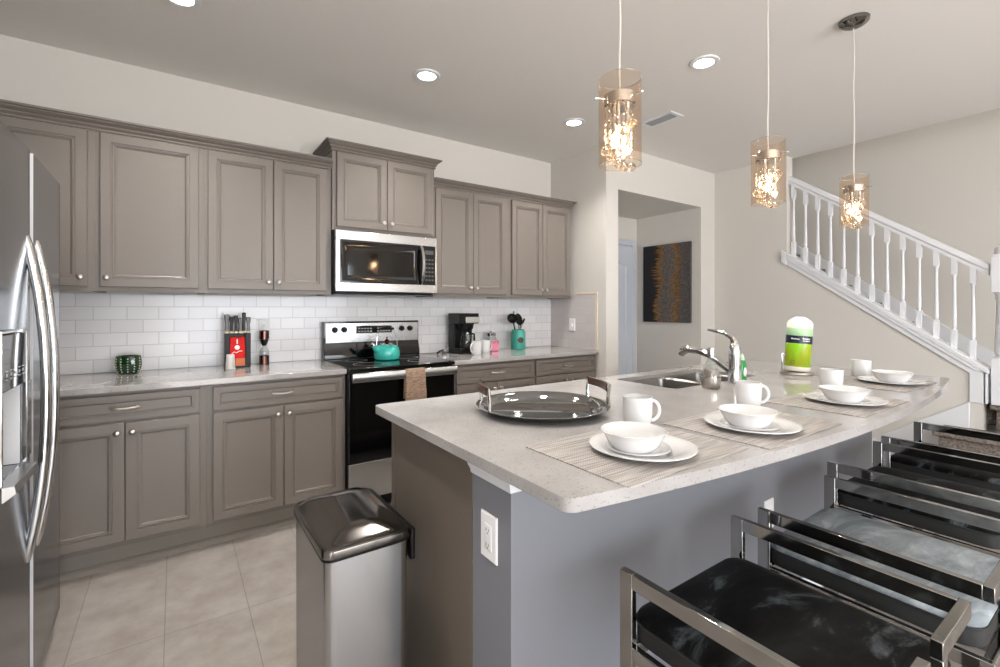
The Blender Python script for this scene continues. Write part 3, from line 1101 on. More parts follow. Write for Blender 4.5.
# double-ended mill
mx_, my_ = 0.487, 3.44
ml = thing('pepper_mill', 'double-ended mill with copper caps and glass waist', 'pepper mill', (mx_, my_, ZT))
MB().lathe([(0.0000, 0.0000), (0.0302, 0.0000), (0.0302, 0.0585), (0.0269, 0.0608), (0.0000, 0.0608)], (mx_, my_, ZT), 24).build('lower_cap', M_COPPER, ml)
MB().lathe([(0.0269, 0.0614), (0.0291, 0.0877), (0.0157, 0.1170), (0.0134, 0.1217), (0.0224, 0.1404), (0.0280, 0.1615), (0.0280, 0.1691), (0.0263, 0.1691), (0.0263, 0.1615), (0.0207, 0.1404), (0.0118, 0.1217), (0.0140, 0.1170), (0.0274, 0.0877), (0.0252, 0.0614)], (mx_, my_, ZT), 24).build('glass_body', M_CLEAR, ml)
MB().lathe([(0.0000, 0.1240), (0.0112, 0.1240), (0.0196, 0.1427), (0.0252, 0.1615), (0.0252, 0.1679), (0.0000, 0.1679)], (mx_, my_, ZT), 20).build('peppercorns', M_BROWN, ml)
MB().lathe([(0.0000, 0.1696), (0.0297, 0.1696), (0.0297, 0.2223), (0.0246, 0.2258), (0.0000, 0.2258)], (mx_, my_, ZT), 24).build('upper_cap', M_COPPER, ml)


def outlet(loc, normal, label, slots=True):
    """white wall plate; normal is '-y', '-x'"""
    x, y, z = loc
    o = thing('wall_outlet', label, 'outlet', loc)
    f = (lambda u, v, d: (x + u, y - d, z + v)) if normal == '-y' else (lambda u, v, d: (x - d, y + u, z + v))
    hw, hh = 0.037, 0.06
    w = MB().rings([[f(sx * (hw - i), sz * (hh - i), d) for sx, sz in ((-1, -1), (1, -1), (1, 1), (-1, 1))] for i, d in ((0, 0.0005), (0, 0.004), (0.003, 0.0065))])
    w.build('plate', M_PLATE, o)
    w = MB()
    if slots:
        w.rings([[f(sx * (0.0165 - i), sz * (0.0335 - i), d) for sx, sz in ((-1, -1), (1, -1), (1, 1), (-1, 1))] for i, d in ((0, 0.0066), (0, 0.008), (0.001, 0.0085))])
    else:
        w.rings([[f(sx * (0.008 - i), sz * (0.016 - i), d) for sx, sz in ((-1, -1), (1, -1), (1, 1), (-1, 1))] for i, d in ((0, 0.0066), (0, 0.012), (0.002, 0.013))])
    ins = w.build('socket' if slots else 'toggle', M_PLATE, o)
    if slots:
        w = MB()
        for vz in (-0.019, 0.019):
            for u0 in (-0.007, 0.005):
                w.rings([[f(u0 + du, vz + dv, d) for du, dv in ((0, -0.004), (0.002, -0.004), (0.002, 0.004), (0, 0.004))] for d in (0.0086, 0.0089)])
            w.rings([[f(du, vz + dv - 0.009, d) for du, dv in ((-0.002, -0.002), (0.002, -0.002), (0.002, 0.002), (-0.002, 0.002))] for d in (0.0086, 0.0089)])
        w.build('slots', M_SLOT, ins)
    return o


outlet((0.497, YW - 0.0085, 1.155), '-y', 'white outlet in the backsplash behind the double-ended mill')
outlet((XR - 0.0085, 3.222, 1.13), '-x', 'white switch plate on the tiled side wall by the crock', False)

# ------------------------------------------------------------------ right worktop objects
cx, cy = 1.985, 3.375
cm = thing('coffee_maker', 'black drip coffee maker with steel band', 'coffee maker', (cx, cy, ZT))
w = MB()
w.box(cx - 0.095, cx + 0.085, cy - 0.10, cy + 0.10, ZT, ZT + 0.042)
w.box(cx - 0.095, cx + 0.085, cy + 0.005, cy + 0.10, ZT + 0.042, ZT + 0.245)
w.box(cx - 0.095, cx + 0.09, cy - 0.095, cy + 0.10, ZT + 0.245, ZT + 0.33)
w.build('housing', M_BLACK, cm, 0.006)
w = MB().lathe([(0, 0.185), (0.045, 0.185), (0.062, 0.205), (0.07, 0.2445), (0, 0.2445)], (cx, cy - 0.03, ZT), 28)
w.build('filter_basket', M_BLACK, cm)
w = MB().box(cx - 0.04, cx + 0.0915, cy - 0.0985, cy - 0.09, ZT + 0.252, ZT + 0.302)
w.build('steel_band', M_STEEL, cm, 0.002)
MB().lathe([(0.0, 0.043), (0.058, 0.043), (0.064, 0.06), (0.062, 0.11), (0.046, 0.160), (0.046, 0.172), (0.044, 0.172), (0.044, 0.160), (0.060, 0.11), (0.062, 0.06), (0.056, 0.045), (0, 0.045)], (cx, cy - 0.045, ZT), 28).build('carafe', M_CLEAR, cm)
MB().lathe([(0, 0.0455), (0.0555, 0.0455), (0.0605, 0.06), (0.060, 0.075), (0, 0.075)], (cx, cy - 0.045, ZT), 28).build('coffee', M_BROWN, cm)
MB().tube([(cx + 0.01, cy - 0.092, ZT + 0.165), (cx + 0.02, cy - 0.13, ZT + 0.160), (cx + 0.022, cy - 0.132, ZT + 0.11), (cx + 0.015, cy - 0.108, ZT + 0.085)], 0.008, 8).build('carafe_handle', M_BLACK, cm)


def mug_mesh(x, y, z, r, h, ha, hr=0.026):
    w = MB().lathe([(0, 0), (r * .84, 0), (r * .9, 0.004), (r * .98, h * .5), (r, h), (r - 0.0035, h), (r - 0.0045, h * .5), (r * .82, 0.008), (0, 0.006)], (x, y, z), 32)
    return w


def handle_mesh(x, y, z, r, h, ha, hr=0.027):
    w = MB()
    pts = []
    for i in range(13):
        a = radians(-95 + 190 * i / 12)
        d = r * .965 + hr * 1.0 * max(-0.08, cos(a))
        pts.append((x + d * cos(ha), y + d * sin(ha), z + h * .52 + h * .34 * sin(a)))
    w.tube(pts, [0.0055] * 13, 10, 1.0)
    return w


def mug(name, loc, label, r, h, ha, group):
    t = thing(name, label, 'mug', loc, group)
    mug_mesh(*loc, r, h, ha).build('cup', M_CERAM, t)
    handle_mesh(*loc, r, h, ha).build('handle', M_CERAM, t)
    return t


mug('coffee_mug', (1.990, 3.185, ZT), 'white mug directly before the coffee maker, handle facing left', 0.042, 0.108, pi + 0.25, 'mugs by the coffee maker')
mug('coffee_mug', (2.107, 3.235, ZT), 'white mug right of the other one by the coffee maker', 0.042, 0.108, 0.1, 'mugs by the coffee maker')
jx, jy = 2.30, 3.44
jr = thing('glass_jar', 'clear lidded glass jar behind the two white mugs', 'jar', (jx, jy, ZT))
MB().lathe([(0, 0), (0.048, 0), (0.052, 0.01), (0.052, 0.10), (0.044, 0.118), (0.044, 0.125), (0.042, 0.125), (0.042, 0.118), (0.050, 0.10), (0.050, 0.01), (0, 0.004)], (jx, jy, ZT), 28).build('jar_body', M_CLEAR, jr)
MB().lathe([(0, 0.1252), (0.043, 0.1252), (0.045, 0.132), (0.045, 0.152), (0.038, 0.158), (0.012, 0.160), (0.014, 0.172), (0, 0.175)], (jx, jy, ZT), 28).build('lid', M_CHROME, jr)
tx, ty = 2.285, 3.36
MBc = MB()
MBc.box(tx - 0.045, tx + 0.035, ty - 0.02, ty + 0.02, ZT, ZT + 0.065)
pk = thing('sweetener_tub', 'small pink tub of packets right of the white mugs', 'tub', (tx, ty, ZT))
MBc.build('tub', M_PINK, pk, 0.006)
w = MB()
for k in range(4):
    x = tx - 0.037 + 0.02 * k
    w.box(x, x + 0.014, ty - 0.014, ty + 0.010, ZT + 0.0655, ZT + 0.09)
w.build('packets', M_PINK, pk, 0.001)
sx, sy = 1.79, 3.39
ss = thing('coffee_scoop', 'small steel and black measuring scoop left of the coffee maker', 'scoop', (sx, sy, ZT))
MB().lathe([(0, 0), (0.018, 0), (0.025, 0.01), (0.026, 0.034), (0.023, 0.034), (0.022, 0.012), (0, 0.006)], (sx + 0.02, sy, ZT), 20).build('bowl', M_CHROME, ss)
MB().tube([(sx - 0.0065, sy, ZT + 0.028), (sx - 0.03, sy - 0.01, ZT + 0.022), (sx - 0.055, sy - 0.02, ZT + 0.010)], [0.006, 0.008, 0.009], 10).build('handle', M_BLACK, ss)

ux, uy = 2.575, 3.40
cr = thing('utensil_crock', 'teal utensil crock with dark oval label', 'crock', (ux, uy, ZT))
MB().lathe([(0, 0), (0.062, 0), (0.066, 0.006), (0.066, 0.150), (0.057, 0.168), (0.057, 0.178), (0.052, 0.178), (0.052, 0.168), (0.061, 0.148), (0.061, 0.012), (0, 0.010)], (ux, uy, ZT), 36).build('jar', M_TEALM, cr)
w = MB()
va = math.atan2(-uy, -ux) + 0.35
rs = []
for f, rr_ in ((1.0, 0.0662), (1.0, 0.0672), (0.75, 0.0675), (0.5, 0.0676), (0.25, 0.0677), (0.02, 0.0677)):
    row = []
    for i in range(24):
        a = 2 * pi * i / 24
        ang = va + 0.45 * f * cos(a)
        row.append((ux + rr_ * cos(ang), uy + rr_ * sin(ang), ZT + 0.085 + 0.026 * f * sin(a)))
    rs.append(row)
w.rings(rs, cap0=False)
w.build('oval_label', M_WOODD, cr)


def utensil(label, base, top, kind):
    u = thing('utensil', label, 'utensil', base, 'utensils in the teal crock')
    b, t = Vector(base), Vector(top)
    d = (t - b).normalized()
    if kind == 'ladle':
        MB().cyl(b, t, 0.005, 8).build('handle', M_BLACK, u)
        w = MB()
        R = Vector((-0.35, -0.85, 0.35)).to_track_quat('Z', 'Y').to_matrix().to_4x4()
        w.lathe([(0, -0.022), (0.026, -0.018), (0.042, -0.004), (0.047, 0.008), (0.045, 0.008), (0.04, -0.002), (0.024, -0.014), (0, -0.018)], t + d * 0.034, 22, R)
        w.build('bowl', M_BLACK, u)
    elif kind == 'spoon':
        MB().cyl(b, t, 0.0045, 8).build('handle', M_BLACK, u)
        w = MB()
        R = Vector((0.1, -0.95, 0.3)).to_track_quat('Z', 'Y').to_matrix().to_4x4() @ Matrix.Diagonal((1, 1.25, 1, 1))
        w.lathe([(0, -0.012), (0.025, -0.009), (0.042, 0.0), (0.045, 0.004), (0.042, 0.004), (0.025, -0.005), (0, -0.008)], t + d * 0.036, 22, R)
        w.build('bowl', M_BLACK, u)
    elif kind == 'spatula':
        MB().cyl(b, t, 0.0045, 8).build('handle', M_BLACK, u)
        w = MB()
        w.box(-0.032, 0.032, -0.003, 0.003, 0.0, 0.085)
        m = w.build('blade', M_STEEL, u, 0.002)
        m.matrix_local = Matrix.Translation(t - b) @ d.to_track_quat('Z', 'Y').to_matrix().to_4x4()
    elif kind == 'teal':
        w = MB().tube([b, b + (t - b) * .6, t], [0.005, 0.006, 0.007], 8)
        w.build('handle', M_TEALM, u)
    else:
        w = MB().tube([b, b + (t - b) * .5, t - d * 0.05], [0.004, 0.004, 0.004], 8)
        w.build('handle', M_STEEL, u)
        MB().tube([t - d * 0.0499, t - d * .02, t], [0.005, 0.010, 0.007], 8).build('tip', M_BLACK, u)


zb = ZT + 0.012
utensil('black ladle leaning left out of the teal crock', (ux + 0.030, uy + 0.010, zb), (ux - 0.082, uy - 0.030, ZT + 0.248), 'ladle')
utensil('large black spoon standing in the middle of the crock', (ux + 0.008, uy - 0.018, zb), (ux - 0.022, uy - 0.036, ZT + 0.235), 'spoon')
utensil('steel turner with broad flat blade in the crock', (ux + 0.016, uy + 0.010, zb), (ux + 0.040, uy + 0.012, ZT + 0.23), 'spatula')
utensil('teal handled utensil, tallest one in the crock', (ux - 0.020, uy + 0.020, zb), (ux - 0.030, uy + 0.032, ZT + 0.345), 'teal')
utensil('thin utensil with black tip leaning right out of the crock', (ux - 0.036, uy + 0.018, zb), (ux + 0.098, uy + 0.034, ZT + 0.275), 'thin')

# ------------------------------------------------------------------ refrigerator (faces +x)
fr = thing('refrigerator', 'stainless side-by-side refrigerator with ice dispenser at left', 'refrigerator', (-0.8, 2.06, 0))
YC = 2.06
MB().box(-1.18, -0.455, 1.61, 2.51, 0.03, 1.765).build('cabinet', M_FSIDE, fr, 0.005)
w = MB()
for y in (1.66, 2.42):
    w.cyl((-0.52, y, 0.0), (-0.52, y, 0.03), 0.02, 12)
    w.cyl((-1.1, y, 0.0), (-1.1, y, 0.03), 0.02, 12)
w.build('foot', M_BLACK, fr)
MB().box(-0.454, -0.43, 1.63, 2.49, 0.035, 0.095).build('kick_grille', M_BLACK, fr)


def xf(y):
    return -0.370 - (0.004 if y > YC else 0.014) * ((y - YC) / 0.45) ** 2


def dblock(w, y0, y1, z0, z1, xb=-0.45, rl=0.0, rr=0.0):
    n = 14
    pts = [(xb, y0)]
    for i in range(n + 1):
        y = y0 + (y1 - y0) * i / n
        e = 0.0
        if rl and y - y0 < rl:
            e = rl * (1 - math.sqrt(max(0, 1 - (1 - (y - y0) / rl) ** 2)))
        if rr and y1 - y < rr:
            e = rr * (1 - math.sqrt(max(0, 1 - (1 - (y1 - y) / rr) ** 2)))
        pts.append((xf(y) - e, y))
    pts.append((xb, y1))
    w.prism(pts, 'z', z0, z1)


w = MB()
dblock(w, 2.0635, 2.545, 0.10, 1.782, rr=0.012)
dr = w.build('door', M_FRIDGE, fr, 0.004, smooth=25)
w = MB()
DY0, DY1, DZ0, DZ1 = 1.700, 1.926, 0.835, 1.066
dblock(w, 1.605, 2.0565, 0.10, DZ0, rl=0.012, rr=0.012)
dblock(w, 1.605, 2.0565, DZ1, 1.782, rl=0.012, rr=0.012)
dblock(w, 1.605, DY0, DZ0, DZ1, rl=0.012)
dblock(w, DY1, 2.0565, DZ0, DZ1, rr=0.012)
w.box(-0.45, -0.4445, DY0, DY1, DZ0, DZ1)
dl = w.build('door', M_FRIDGE, fr, 0.0, smooth=25)


def fhandle(y, parent):
    w = MB()
    pts = []
    for i in range(25):
        t = i / 24
        z = 0.515 + 0.995 * t
        b = 1 - abs(2 * t - 1) ** 2.2
        pts.append((xf(y) - 0.004 + 0.046 * b, y, z))
    w.tube(pts, [0.010] + [0.0135] * 23 + [0.010], 12)
    w.build('handle', M_CHROME, parent)


MB().box(-0.45, -0.3695, 2.0610, 2.0632, 0.10, 1.780).build('edge_trim', M_LGREY, dr)
fhandle(1.995, dl)
fhandle(2.118, dr)
w = MB()
w.box(xf(1.93) + 0.0012, xf(1.93) + 0.010, DY0 - 0.006, DY1 + 0.002, DZ1 + 0.004, 1.222)
dc = w.build('dispenser_panel', M_BGLASS, dl, 0.004)
w = MB()
x = xf(1.93) + 0.0105
for k in range(5):
    y = 1.725 + 0.04 * k
    w.box(x, x + 0.0004, y, y + 0.022, 1.100, 1.103).box(x, x + 0.0004, y + 0.004, y + 0.018, 1.109, 1.117)
    w.box(x, x + 0.0004, y, y + 0.022, 1.123, 1.125)
w.build('button_marks', M_GREYP, dl)
w = MB()
w.box(xf(1.93) + 0.0015, xf(1.93) + 0.013, DY0 - 0.010, DY1 + 0.006, 1.2225, 1.2305)
w.box(xf(1.93) + 0.0015, xf(1.93) + 0.013, DY1 + 0.0022, DY1 + 0.008, DZ0, 1.2225)
w.box(xf(1.93) + 0.0015, xf(1.93) + 0.013, DY0 - 0.012, DY0 - 0.0062, DZ0, 1.2225)
w.build('dispenser_frame', M_CHROME, dl, 0.002)
w = MB()
w.box(-0.4443, -0.442, DY0 + 0.001, DY1 - 0.001, DZ0 + 0.001, DZ1 - 0.001)
w.box(-0.442, xf(1.93), DY0 + 0.0005, DY0 + 0.0035, DZ0 + 0.001, DZ1 - 0.001).box(-0.442, xf(1.93) - 0.002, DY1 - 0.0035, DY1 - 0.0005, DZ0 + 0.001, DZ1 - 0.001)
w.build('dispenser_recess', M_LGREY, dl)
w = MB()
w.prism([(-0.44, 0.8325), (-0.338, 0.832), (-0.334, 0.812), (-0.362, 0.790), (-0.362, 0.8305), (-0.44, 0.8305)], 'y', DY0 - 0.006, DY1 + 0.004)
w.build('drip_tray', M_STEEL, dl, 0.003)

# ------------------------------------------------------------------ trash can
tc = thing('trash_can', 'stainless step trash can with domed lid beside the island', 'trash can', (0.44, 1.48, 0))
X0, X1, Y0, Y1 = 0.322, 0.572, 1.272, 1.672
w = MB()
w.rings([[(x, y, z) for x, y in rrect(X0 + i, X1 - i, Y0 + i, Y1 - i, 0.03)] for z, i in ((0.03, 0.006), (0.610, 0.004))])
w.build('body', M_STEEL, tc)
w = MB().rings([[(x, y, z) for x, y in rrect(X0, X1, Y0, Y1, 0.03)] for z in (0.0, 0.029)])
w.build('base', M_BLACK, tc)
w = MB()
w.rings([[(x, y, z) for x, y in rrect(X0 - 0.001, X1 + 0.001, Y0 - 0.001, Y1 + 0.001, 0.032)] for z in (0.611, 0.617)])
w.build('rim', M_BLACK, tc)
w = MB()
cxm, cym = (X0 + X1) / 2, (Y0 + Y1) / 2
rs = []
for i, z, r in ((-0.001, 0.618, 0.03), (-0.002, 0.621, 0.03), (0.001, 0.638, 0.03), (0.004, 0.641, 0.03), (0.012, 0.6405, 0.03), (0.03, 0.644, 0.03), (0.06, 0.654, 0.03), (0.09, 0.660, 0.025), (0.108, 0.661, 0.010)):
    rs.append([(x, y, z + 0.016 * max(0, (y - cym)) / 0.2 * (1 if z > 0.642 else 0)) for x, y in rrect(X0 + i, X1 - i, Y0 + i, Y1 - i, r)])
w.rings(rs)
lid = w.build('lid', M_LIDST, tc, smooth=32)
w = MB().rings([[(x, y, z) for x, y in rrect(X1 + 0.003, X1 + 0.019, Y0 + 0.016, Y1 - 0.004, 0.007)] for z in (0.54, 0.625, 0.632)])
w.build('hinge_housing', M_BLACK, tc, 0.003)
w = MB().box(X0 - 0.05, X0 + 0.01, cym - 0.05, cym + 0.05, 0.012, 0.022)
w.build('pedal', M_STEEL, tc, 0.003)

# ------------------------------------------------------------------ island
ic = thing('island_cabinet', 'taupe panelled island cabinet under the kitchen island top', 'island cabinet', (2.0, 1.4, 0))
MB().box(0.683, 3.37, 1.1075, 1.700, 0.10, 0.700).build('body', M_CABD, ic)
w = MB().box(0.683, 1.88, 1.1075, 1.700, 0.700, 0.883).box(2.70, 3.37, 1.1075, 1.700, 0.700, 0.883)
w.box(1.88, 2.70, 1.1075, 1.25, 0.70, 0.883)
w.build('upper_body', M_CABD, ic)
MB().box(0.70, 3.36, 1.1075, 1.63, 0.0, 0.0995).build('toe_kick', M_TOE, ic)
w = MB().box(0.678, 0.6825, 1.1075, 1.655, 0.0, 0.883).box(0.676, 0.6825, 1.6555, 1.690, 0.0, 0.883)
w.build('end_panel', M_CABD, ic)
xs = 0.70
for k in range(5):
    xe = xs + 0.53
    w = MB()
    rs = []
    for i, d in [(0, 0.0005), (0, 0.0165), (0.0025, 0.019)] + [(a, 0.019 - b) for a, b in DOORP]:
        rs.append([(xe - i - 0.002, 1.7005 + d, 0.12 + i), (xs + i + 0.002, 1.7005 + d, 0.12 + i), (xs + i + 0.002, 1.7005 + d, 0.86 - i), (xe - i - 0.002, 1.7005 + d, 0.86 - i)])
    w.rings(rs)
    w.build('door', M_CAB, ic, smooth=20)
    xs = xe

hw = thing('island_half_wall', 'grey painted half wall supporting the island overhang', 'half wall', (1.9, 1.0, 0))
MB().box(0.68, 3.13, 0.9275, 1.1065, 0.0, 0.883).build('wall_body', M_KNEE, hw)
w = MB()
rs = []
for d, z in [(0.0005, 0.833), (0.004, 0.833), (0.008, 0.838), (0.009, 0.846), (0.016, 0.858), (0.019, 0.866), (0.019, 0.883), (0.0005, 0.883)]:
    rs.append([(0.68 - d, 1.1065, z), (0.68 - d, 0.9275 - d, z), (3.13 + d, 0.9275 - d, z), (3.13 + d, 1.1065, z)])
vs = [w.ring(r) for r in rs]
for a, b in zip(vs, vs[1:]):
    w.bridge(a, b, closed=False)
w.bm.faces.new([v[0] for v in vs])
w.bm.faces.new([v[-1] for v in vs])
w.build('top_moulding', M_WHITE, hw, smooth=25)
MB().box(0.668, 3.13, 0.9155, 0.927, 0.0, 0.10).build('baseboard', M_WHITE, hw, 0.003)
outlet((0.6795, 1.020, 0.690), '-x', 'white outlet on the left end of the grey half wall')
outlet((1.97, 0.927, 0.455), '-y', 'white outlet on the half wall front behind the stools')

# island worktop with bowed front and the sink cut-out
IX0, IX1, IYB = 0.632, 3.43, 1.765
ch = (0.655, 0.70)
RA = 8.6
ccx = 2.03
ccy = 0.558 + RA


def yarc(x):
    return ccy - math.sqrt(RA * RA - (x - ccx) ** 2)


def fillet(a, b, c, r, n=6):
    a, b, c = Vector(a), Vector(b), Vector(c)
    u, v = (a - b).normalized(), (c - b).normalized()
    ang = u.angle(v)
    d = r / math.tan(ang / 2)
    p, q = b + u * d, b + v * d
    out = []
    for i in range(n + 1):
        t = i / n
        out.append(tuple((p * (1 - t) ** 2 + b * 2 * t * (1 - t) + q * t * t)))
    return out


fl = (IX0, yarc(IX0))
frc = (IX1, yarc(IX1))
outer = []
outer += fillet((IX0, 1.2), fl, (0.9, yarc(0.9)), 0.035)
for i in range(1, 40):
    x = 0.72 + (3.36 - 0.72) * i / 40
    outer.append((x, yarc(x)))
outer += fillet((3.2, yarc(3.2)), frc, (IX1, 1.2), 0.05)
outer += fillet((IX1, 1.2), (IX1, IYB), (3.0, IYB), 0.03)
outer += fillet((1.0, IYB), (IX0, IYB), (IX0, 1.2), 0.03)
SX0, SX1, SY0, SY1 = 1.905, 2.655, 1.305, 1.670
hole = rrect(SX0, SX1, SY0, SY1, 0.03)
w = MB()
ov = [w.bm.verts.new((x, y, 0.914)) for x, y in outer]
hv = [w.bm.verts.new((x, y, 0.914)) for x, y in hole]
eds = [w.bm.edges.new((l[i], l[(i + 1) % len(l)])) for l in (ov, hv) for i in range(len(l))]
g = bmesh.ops.triangle_fill(w.bm, edges=eds, use_beauty=True)
faces = [f for f in w.bm.faces]
for f in faces:
    if f.normal.z == 0:
        f.normal_update()
ex = bmesh.ops.extrude_face_region(w.bm, geom=faces)
nv = [v for v in ex['geom'] if isinstance(v, bmesh.types.BMVert)]
bmesh.ops.translate(w.bm, verts=nv, vec=(0, 0, -0.030))
tag(w.build('island_worktop', M_QUARTZ, None, 0.004, smooth=30), 'large pale quartz island worktop with bowed front edge', 'countertop')
ZI = 0.9145

sk = thing('sink', 'double-bowl stainless sink set into the island worktop', 'sink', (2.3, 1.48, 0.72))
for a, b in ((SX0 + 0.004, 2.285), (2.305, SX1 - 0.004)):
    w = MB()
    outer_r = [[(x, y, z) for x, y in rrect(a + i, b - i, SY0 + 0.004 + i, SY1 - 0.004 - i, 0.032)] for i, z in ((0.0, 0.895), (0.002, 0.883), (0.012, 0.735), (0.03, 0.722))]
    vs = [w.ring(r) for r in outer_r]
    for p, q in zip(vs, vs[1:]):
        w.bridge(p, q)
    w.cap(vs[-1])
    bw = w.build('sink_bowl', M_SINK, sk)
    sm = bw.modifiers.new('solid', 'SOLIDIFY')
    sm.thickness = 0.0015
    w = MB().lathe([(0, 0.0035), (0.022, 0.0035), (0.036, 0.005), (0.042, 0.0025), (0.042, 0.0012), (0, 0.0012)], ((a + b) / 2, 1.48, 0.7225), 24)
    w.build('drain', M_CHROME, bw)
MB().box(2.2862, 2.3038, SY0 + 0.05, SY1 - 0.05, 0.86, 0.892).build('divider', M_STEEL, sk, 0.002)

# faucet
fx, fy = 2.302, 1.243
fa = thing('faucet', 'chrome single-lever kitchen faucet behind the sink', 'faucet', (fx, fy, ZI))
w = MB().lathe([(0, 0), (0.033, 0), (0.034, 0.008), (0.030, 0.016), (0.028, 0.08), (0.030, 0.14), (0.029, 0.17), (0.022, 0.195), (0.010, 0.207), (0, 0.208)], (fx, fy, ZI), 28)
w.build('body', M_CHROME, fa)
pts = [(fx, fy + 0.018, ZI + 0.055), (fx - 0.002, fy + 0.08, ZI + 0.098), (fx - 0.004, fy + 0.13, ZI + 0.128), (fx - 0.006, fy + 0.19, ZI + 0.147), (fx - 0.008, fy + 0.25, ZI + 0.152), (fx - 0.010, fy + 0.285, ZI + 0.140), (fx - 0.010, fy + 0.298, ZI + 0.118)]
w = MB().tube(pts, [0.020, 0.017, 0.016, 0.018, 0.022, 0.023, 0.017], 14)
w.build('spout', M_CHROME, fa)
pts = [(fx, fy, ZI + 0.195), (fx - 0.002, fy + 0.012, ZI + 0.225), (fx - 0.006, fy + 0.05, ZI + 0.247), (fx - 0.012, fy + 0.105, ZI + 0.258), (fx - 0.016, fy + 0.135, ZI + 0.262)]
w = MB().tube(pts, [0.022, 0.014, 0.010, 0.008, 0.006], 12, 0.7)
w.build('lever', M_CHROME, fa)

# soap dispenser
sx, sy = 2.066, 1.229
sd = thing('soap_dispenser', 'round steel and clear soap dispenser with pump beside the faucet', 'soap dispenser', (sx, sy, ZI))
MB().lathe([(0, 0), (0.036, 0), (0.040, 0.006), (0.043, 0.035), (0.042, 0.052), (0, 0.052)], (sx, sy, ZI), 28).build('base', M_NICK, sd)
MB().lathe([(0.0415, 0.0525), (0.038, 0.075), (0.028, 0.105), (0.018, 0.130), (0.014, 0.142), (0.0125, 0.142), (0.0165, 0.13), (0.0265, 0.105), (0.036, 0.075), (0.0395, 0.0525)], (sx, sy, ZI), 28).build('bottle', M_CLEAR, sd)
MB().lathe([(0, 0.054), (0.0375, 0.054), (0.034, 0.075), (0.030, 0.088), (0, 0.088)], (sx, sy, ZI), 24).build('soap', mat('clear_soap', '9C8B80', 0.12), sd)
pm = MB().lathe([(0, 0.1425), (0.015, 0.1425), (0.0155, 0.16), (0.0145, 0.187), (0.012, 0.19), (0, 0.19)], (sx, sy, ZI), 20).build('pump', M_CHROME, sd)
MB().tube([(sx - 0.004, sy + 0.008, ZI + 0.178), (sx - 0.02, sy + 0.045, ZI + 0.182), (sx - 0.03, sy + 0.065, ZI + 0.176)], [0.0045, 0.004, 0.0035], 8).build('nozzle', M_CHROME, pm)

# dish soap
dx, dy = 2.405, 1.262
ds = thing('dish_soap_bottle', 'small green dish soap bottle right of the faucet', 'bottle', (dx, dy, ZI))
w = MB()
w.rings([[(dx + a * s, dy + b * s2, ZI + z) for a, b in rrect(-0.026, 0.026, -0.017, 0.017, 0.012)] for z, s, s2 in ((0, .85, .85), (0.004, 1, 1), (0.05, .98, 1), (0.075, .85, .95), (0.098, .75, .85), (0.106, .42, .6))])
w.build('bottle', M_SOAPG, ds)
MB().lathe([(0, 0.1065), (0.012, 0.1065), (0.012, 0.122), (0.008, 0.127), (0.007, 0.136), (0, 0.137)], (dx, dy, ZI), 16).build('cap', M_SOAPC, ds)
w = MB().rings([[(dx + 0.0165 * cos(2 * pi * i / 20), dy - d, ZI + 0.047 + 0.024 * sin(2 * pi * i / 20)) for i in range(20)] for d in (0.0173, 0.0180)])
w.build('label', M_PLATE, ds)

# paper towel on its stand
px_, py_ = 2.895, 1.207
ph = thing('paper_towel_stand', 'steel paper towel stand with wire side arm on island', 'paper towel stand', (px_, py_, ZI))
w = MB().lathe([(0, 0), (0.079, 0), (0.081, 0.006), (0.078, 0.014), (0.07, 0.017), (0, 0.017)], (px_, py_, ZI), 36)
w.build('base', M_NICK, ph)
MB().cyl((px_, py_, ZI + 0.0172), (px_ + 0.011, py_ - 0.010, ZI + 0.27), 0.006, 12).build('post', M_CHROME, ph)
ax, ay = px_ - 0.058, py_ + 0.050
MB().tube([(ax, ay, ZI + 0.0172), (ax, ay, ZI + 0.115), (ax + 0.004, ay - 0.003, ZI + 0.122), (ax + 0.010, ay - 0.008, ZI + 0.118), (ax + 0.012, ay - 0.010, ZI + 0.10)], 0.004, 8).build('side_arm', M_CHROME, ph)
pt = thing('paper_towel_roll', 'wrapped paper towel roll with green label and navy band', 'paper towels', (px_, py_, ZI + 0.018))
PB = Vector((px_ + 0.001, py_ - 0.001, ZI + 0.0185))
TILT = Vector((0.045, -0.04, 1.0)).to_track_quat('Z', 'Y').to_matrix().to_4x4()
R = 0.0635


def pt_lathe(prof, name, m, n=36, parent=None):
    w = MB().lathe(prof, PB, n, TILT)
    return w.build(name, m, parent or pt)


roll = pt_lathe([(0.009, 0.003), (R - 0.003, 0.003), (R, 0.010), (R, 0.270), (R - 0.008, 0.284), (R * .6, 0.298), (0.020, 0.308), (0.009, 0.300)], 'roll', M_PAPER)
M_WRAP = bpy.data.materials.new('green_wrapper')
M_WRAP.use_nodes = True
nt = M_WRAP.node_tree
p = nt.nodes['Principled BSDF']
p.inputs['Roughness'].default_value = 0.25
tcn = nt.nodes.new('ShaderNodeTexCoord')
nn = nt.nodes.new('ShaderNodeTexNoise')
nn.inputs['Scale'].default_value = 12
rr = nt.nodes.new('ShaderNodeValToRGB')
rr.color_ramp.elements[0].color = hexc('9AA81E')
rr.color_ramp.elements[1].color = hexc('8CC41A')
rr.color_ramp.elements[0].position = 0.4
rr.color_ramp.elements[1].position = 0.6
nt.links.new(tcn.outputs['Object'], nn.inputs['Vector'])
nt.links.new(nn.outputs['Fac'], rr.inputs['Fac'])
nt.links.new(rr.outputs['Color'], p.inputs['Base Color'])
pt_lathe([(R + 0.0006, 0.028), (R + 0.0012, 0.029), (R + 0.0012, 0.157), (R + 0.0006, 0.1575)], 'wrapper_label', M_WRAP)
pt_lathe([(R + 0.0006, 0.202), (R + 0.0012, 0.203), (R + 0.0012, 0.243), (R + 0.0006, 0.244)], 'wrapper_top', mat('pale_green_wrapper', 'A9CDA0', 0.3))
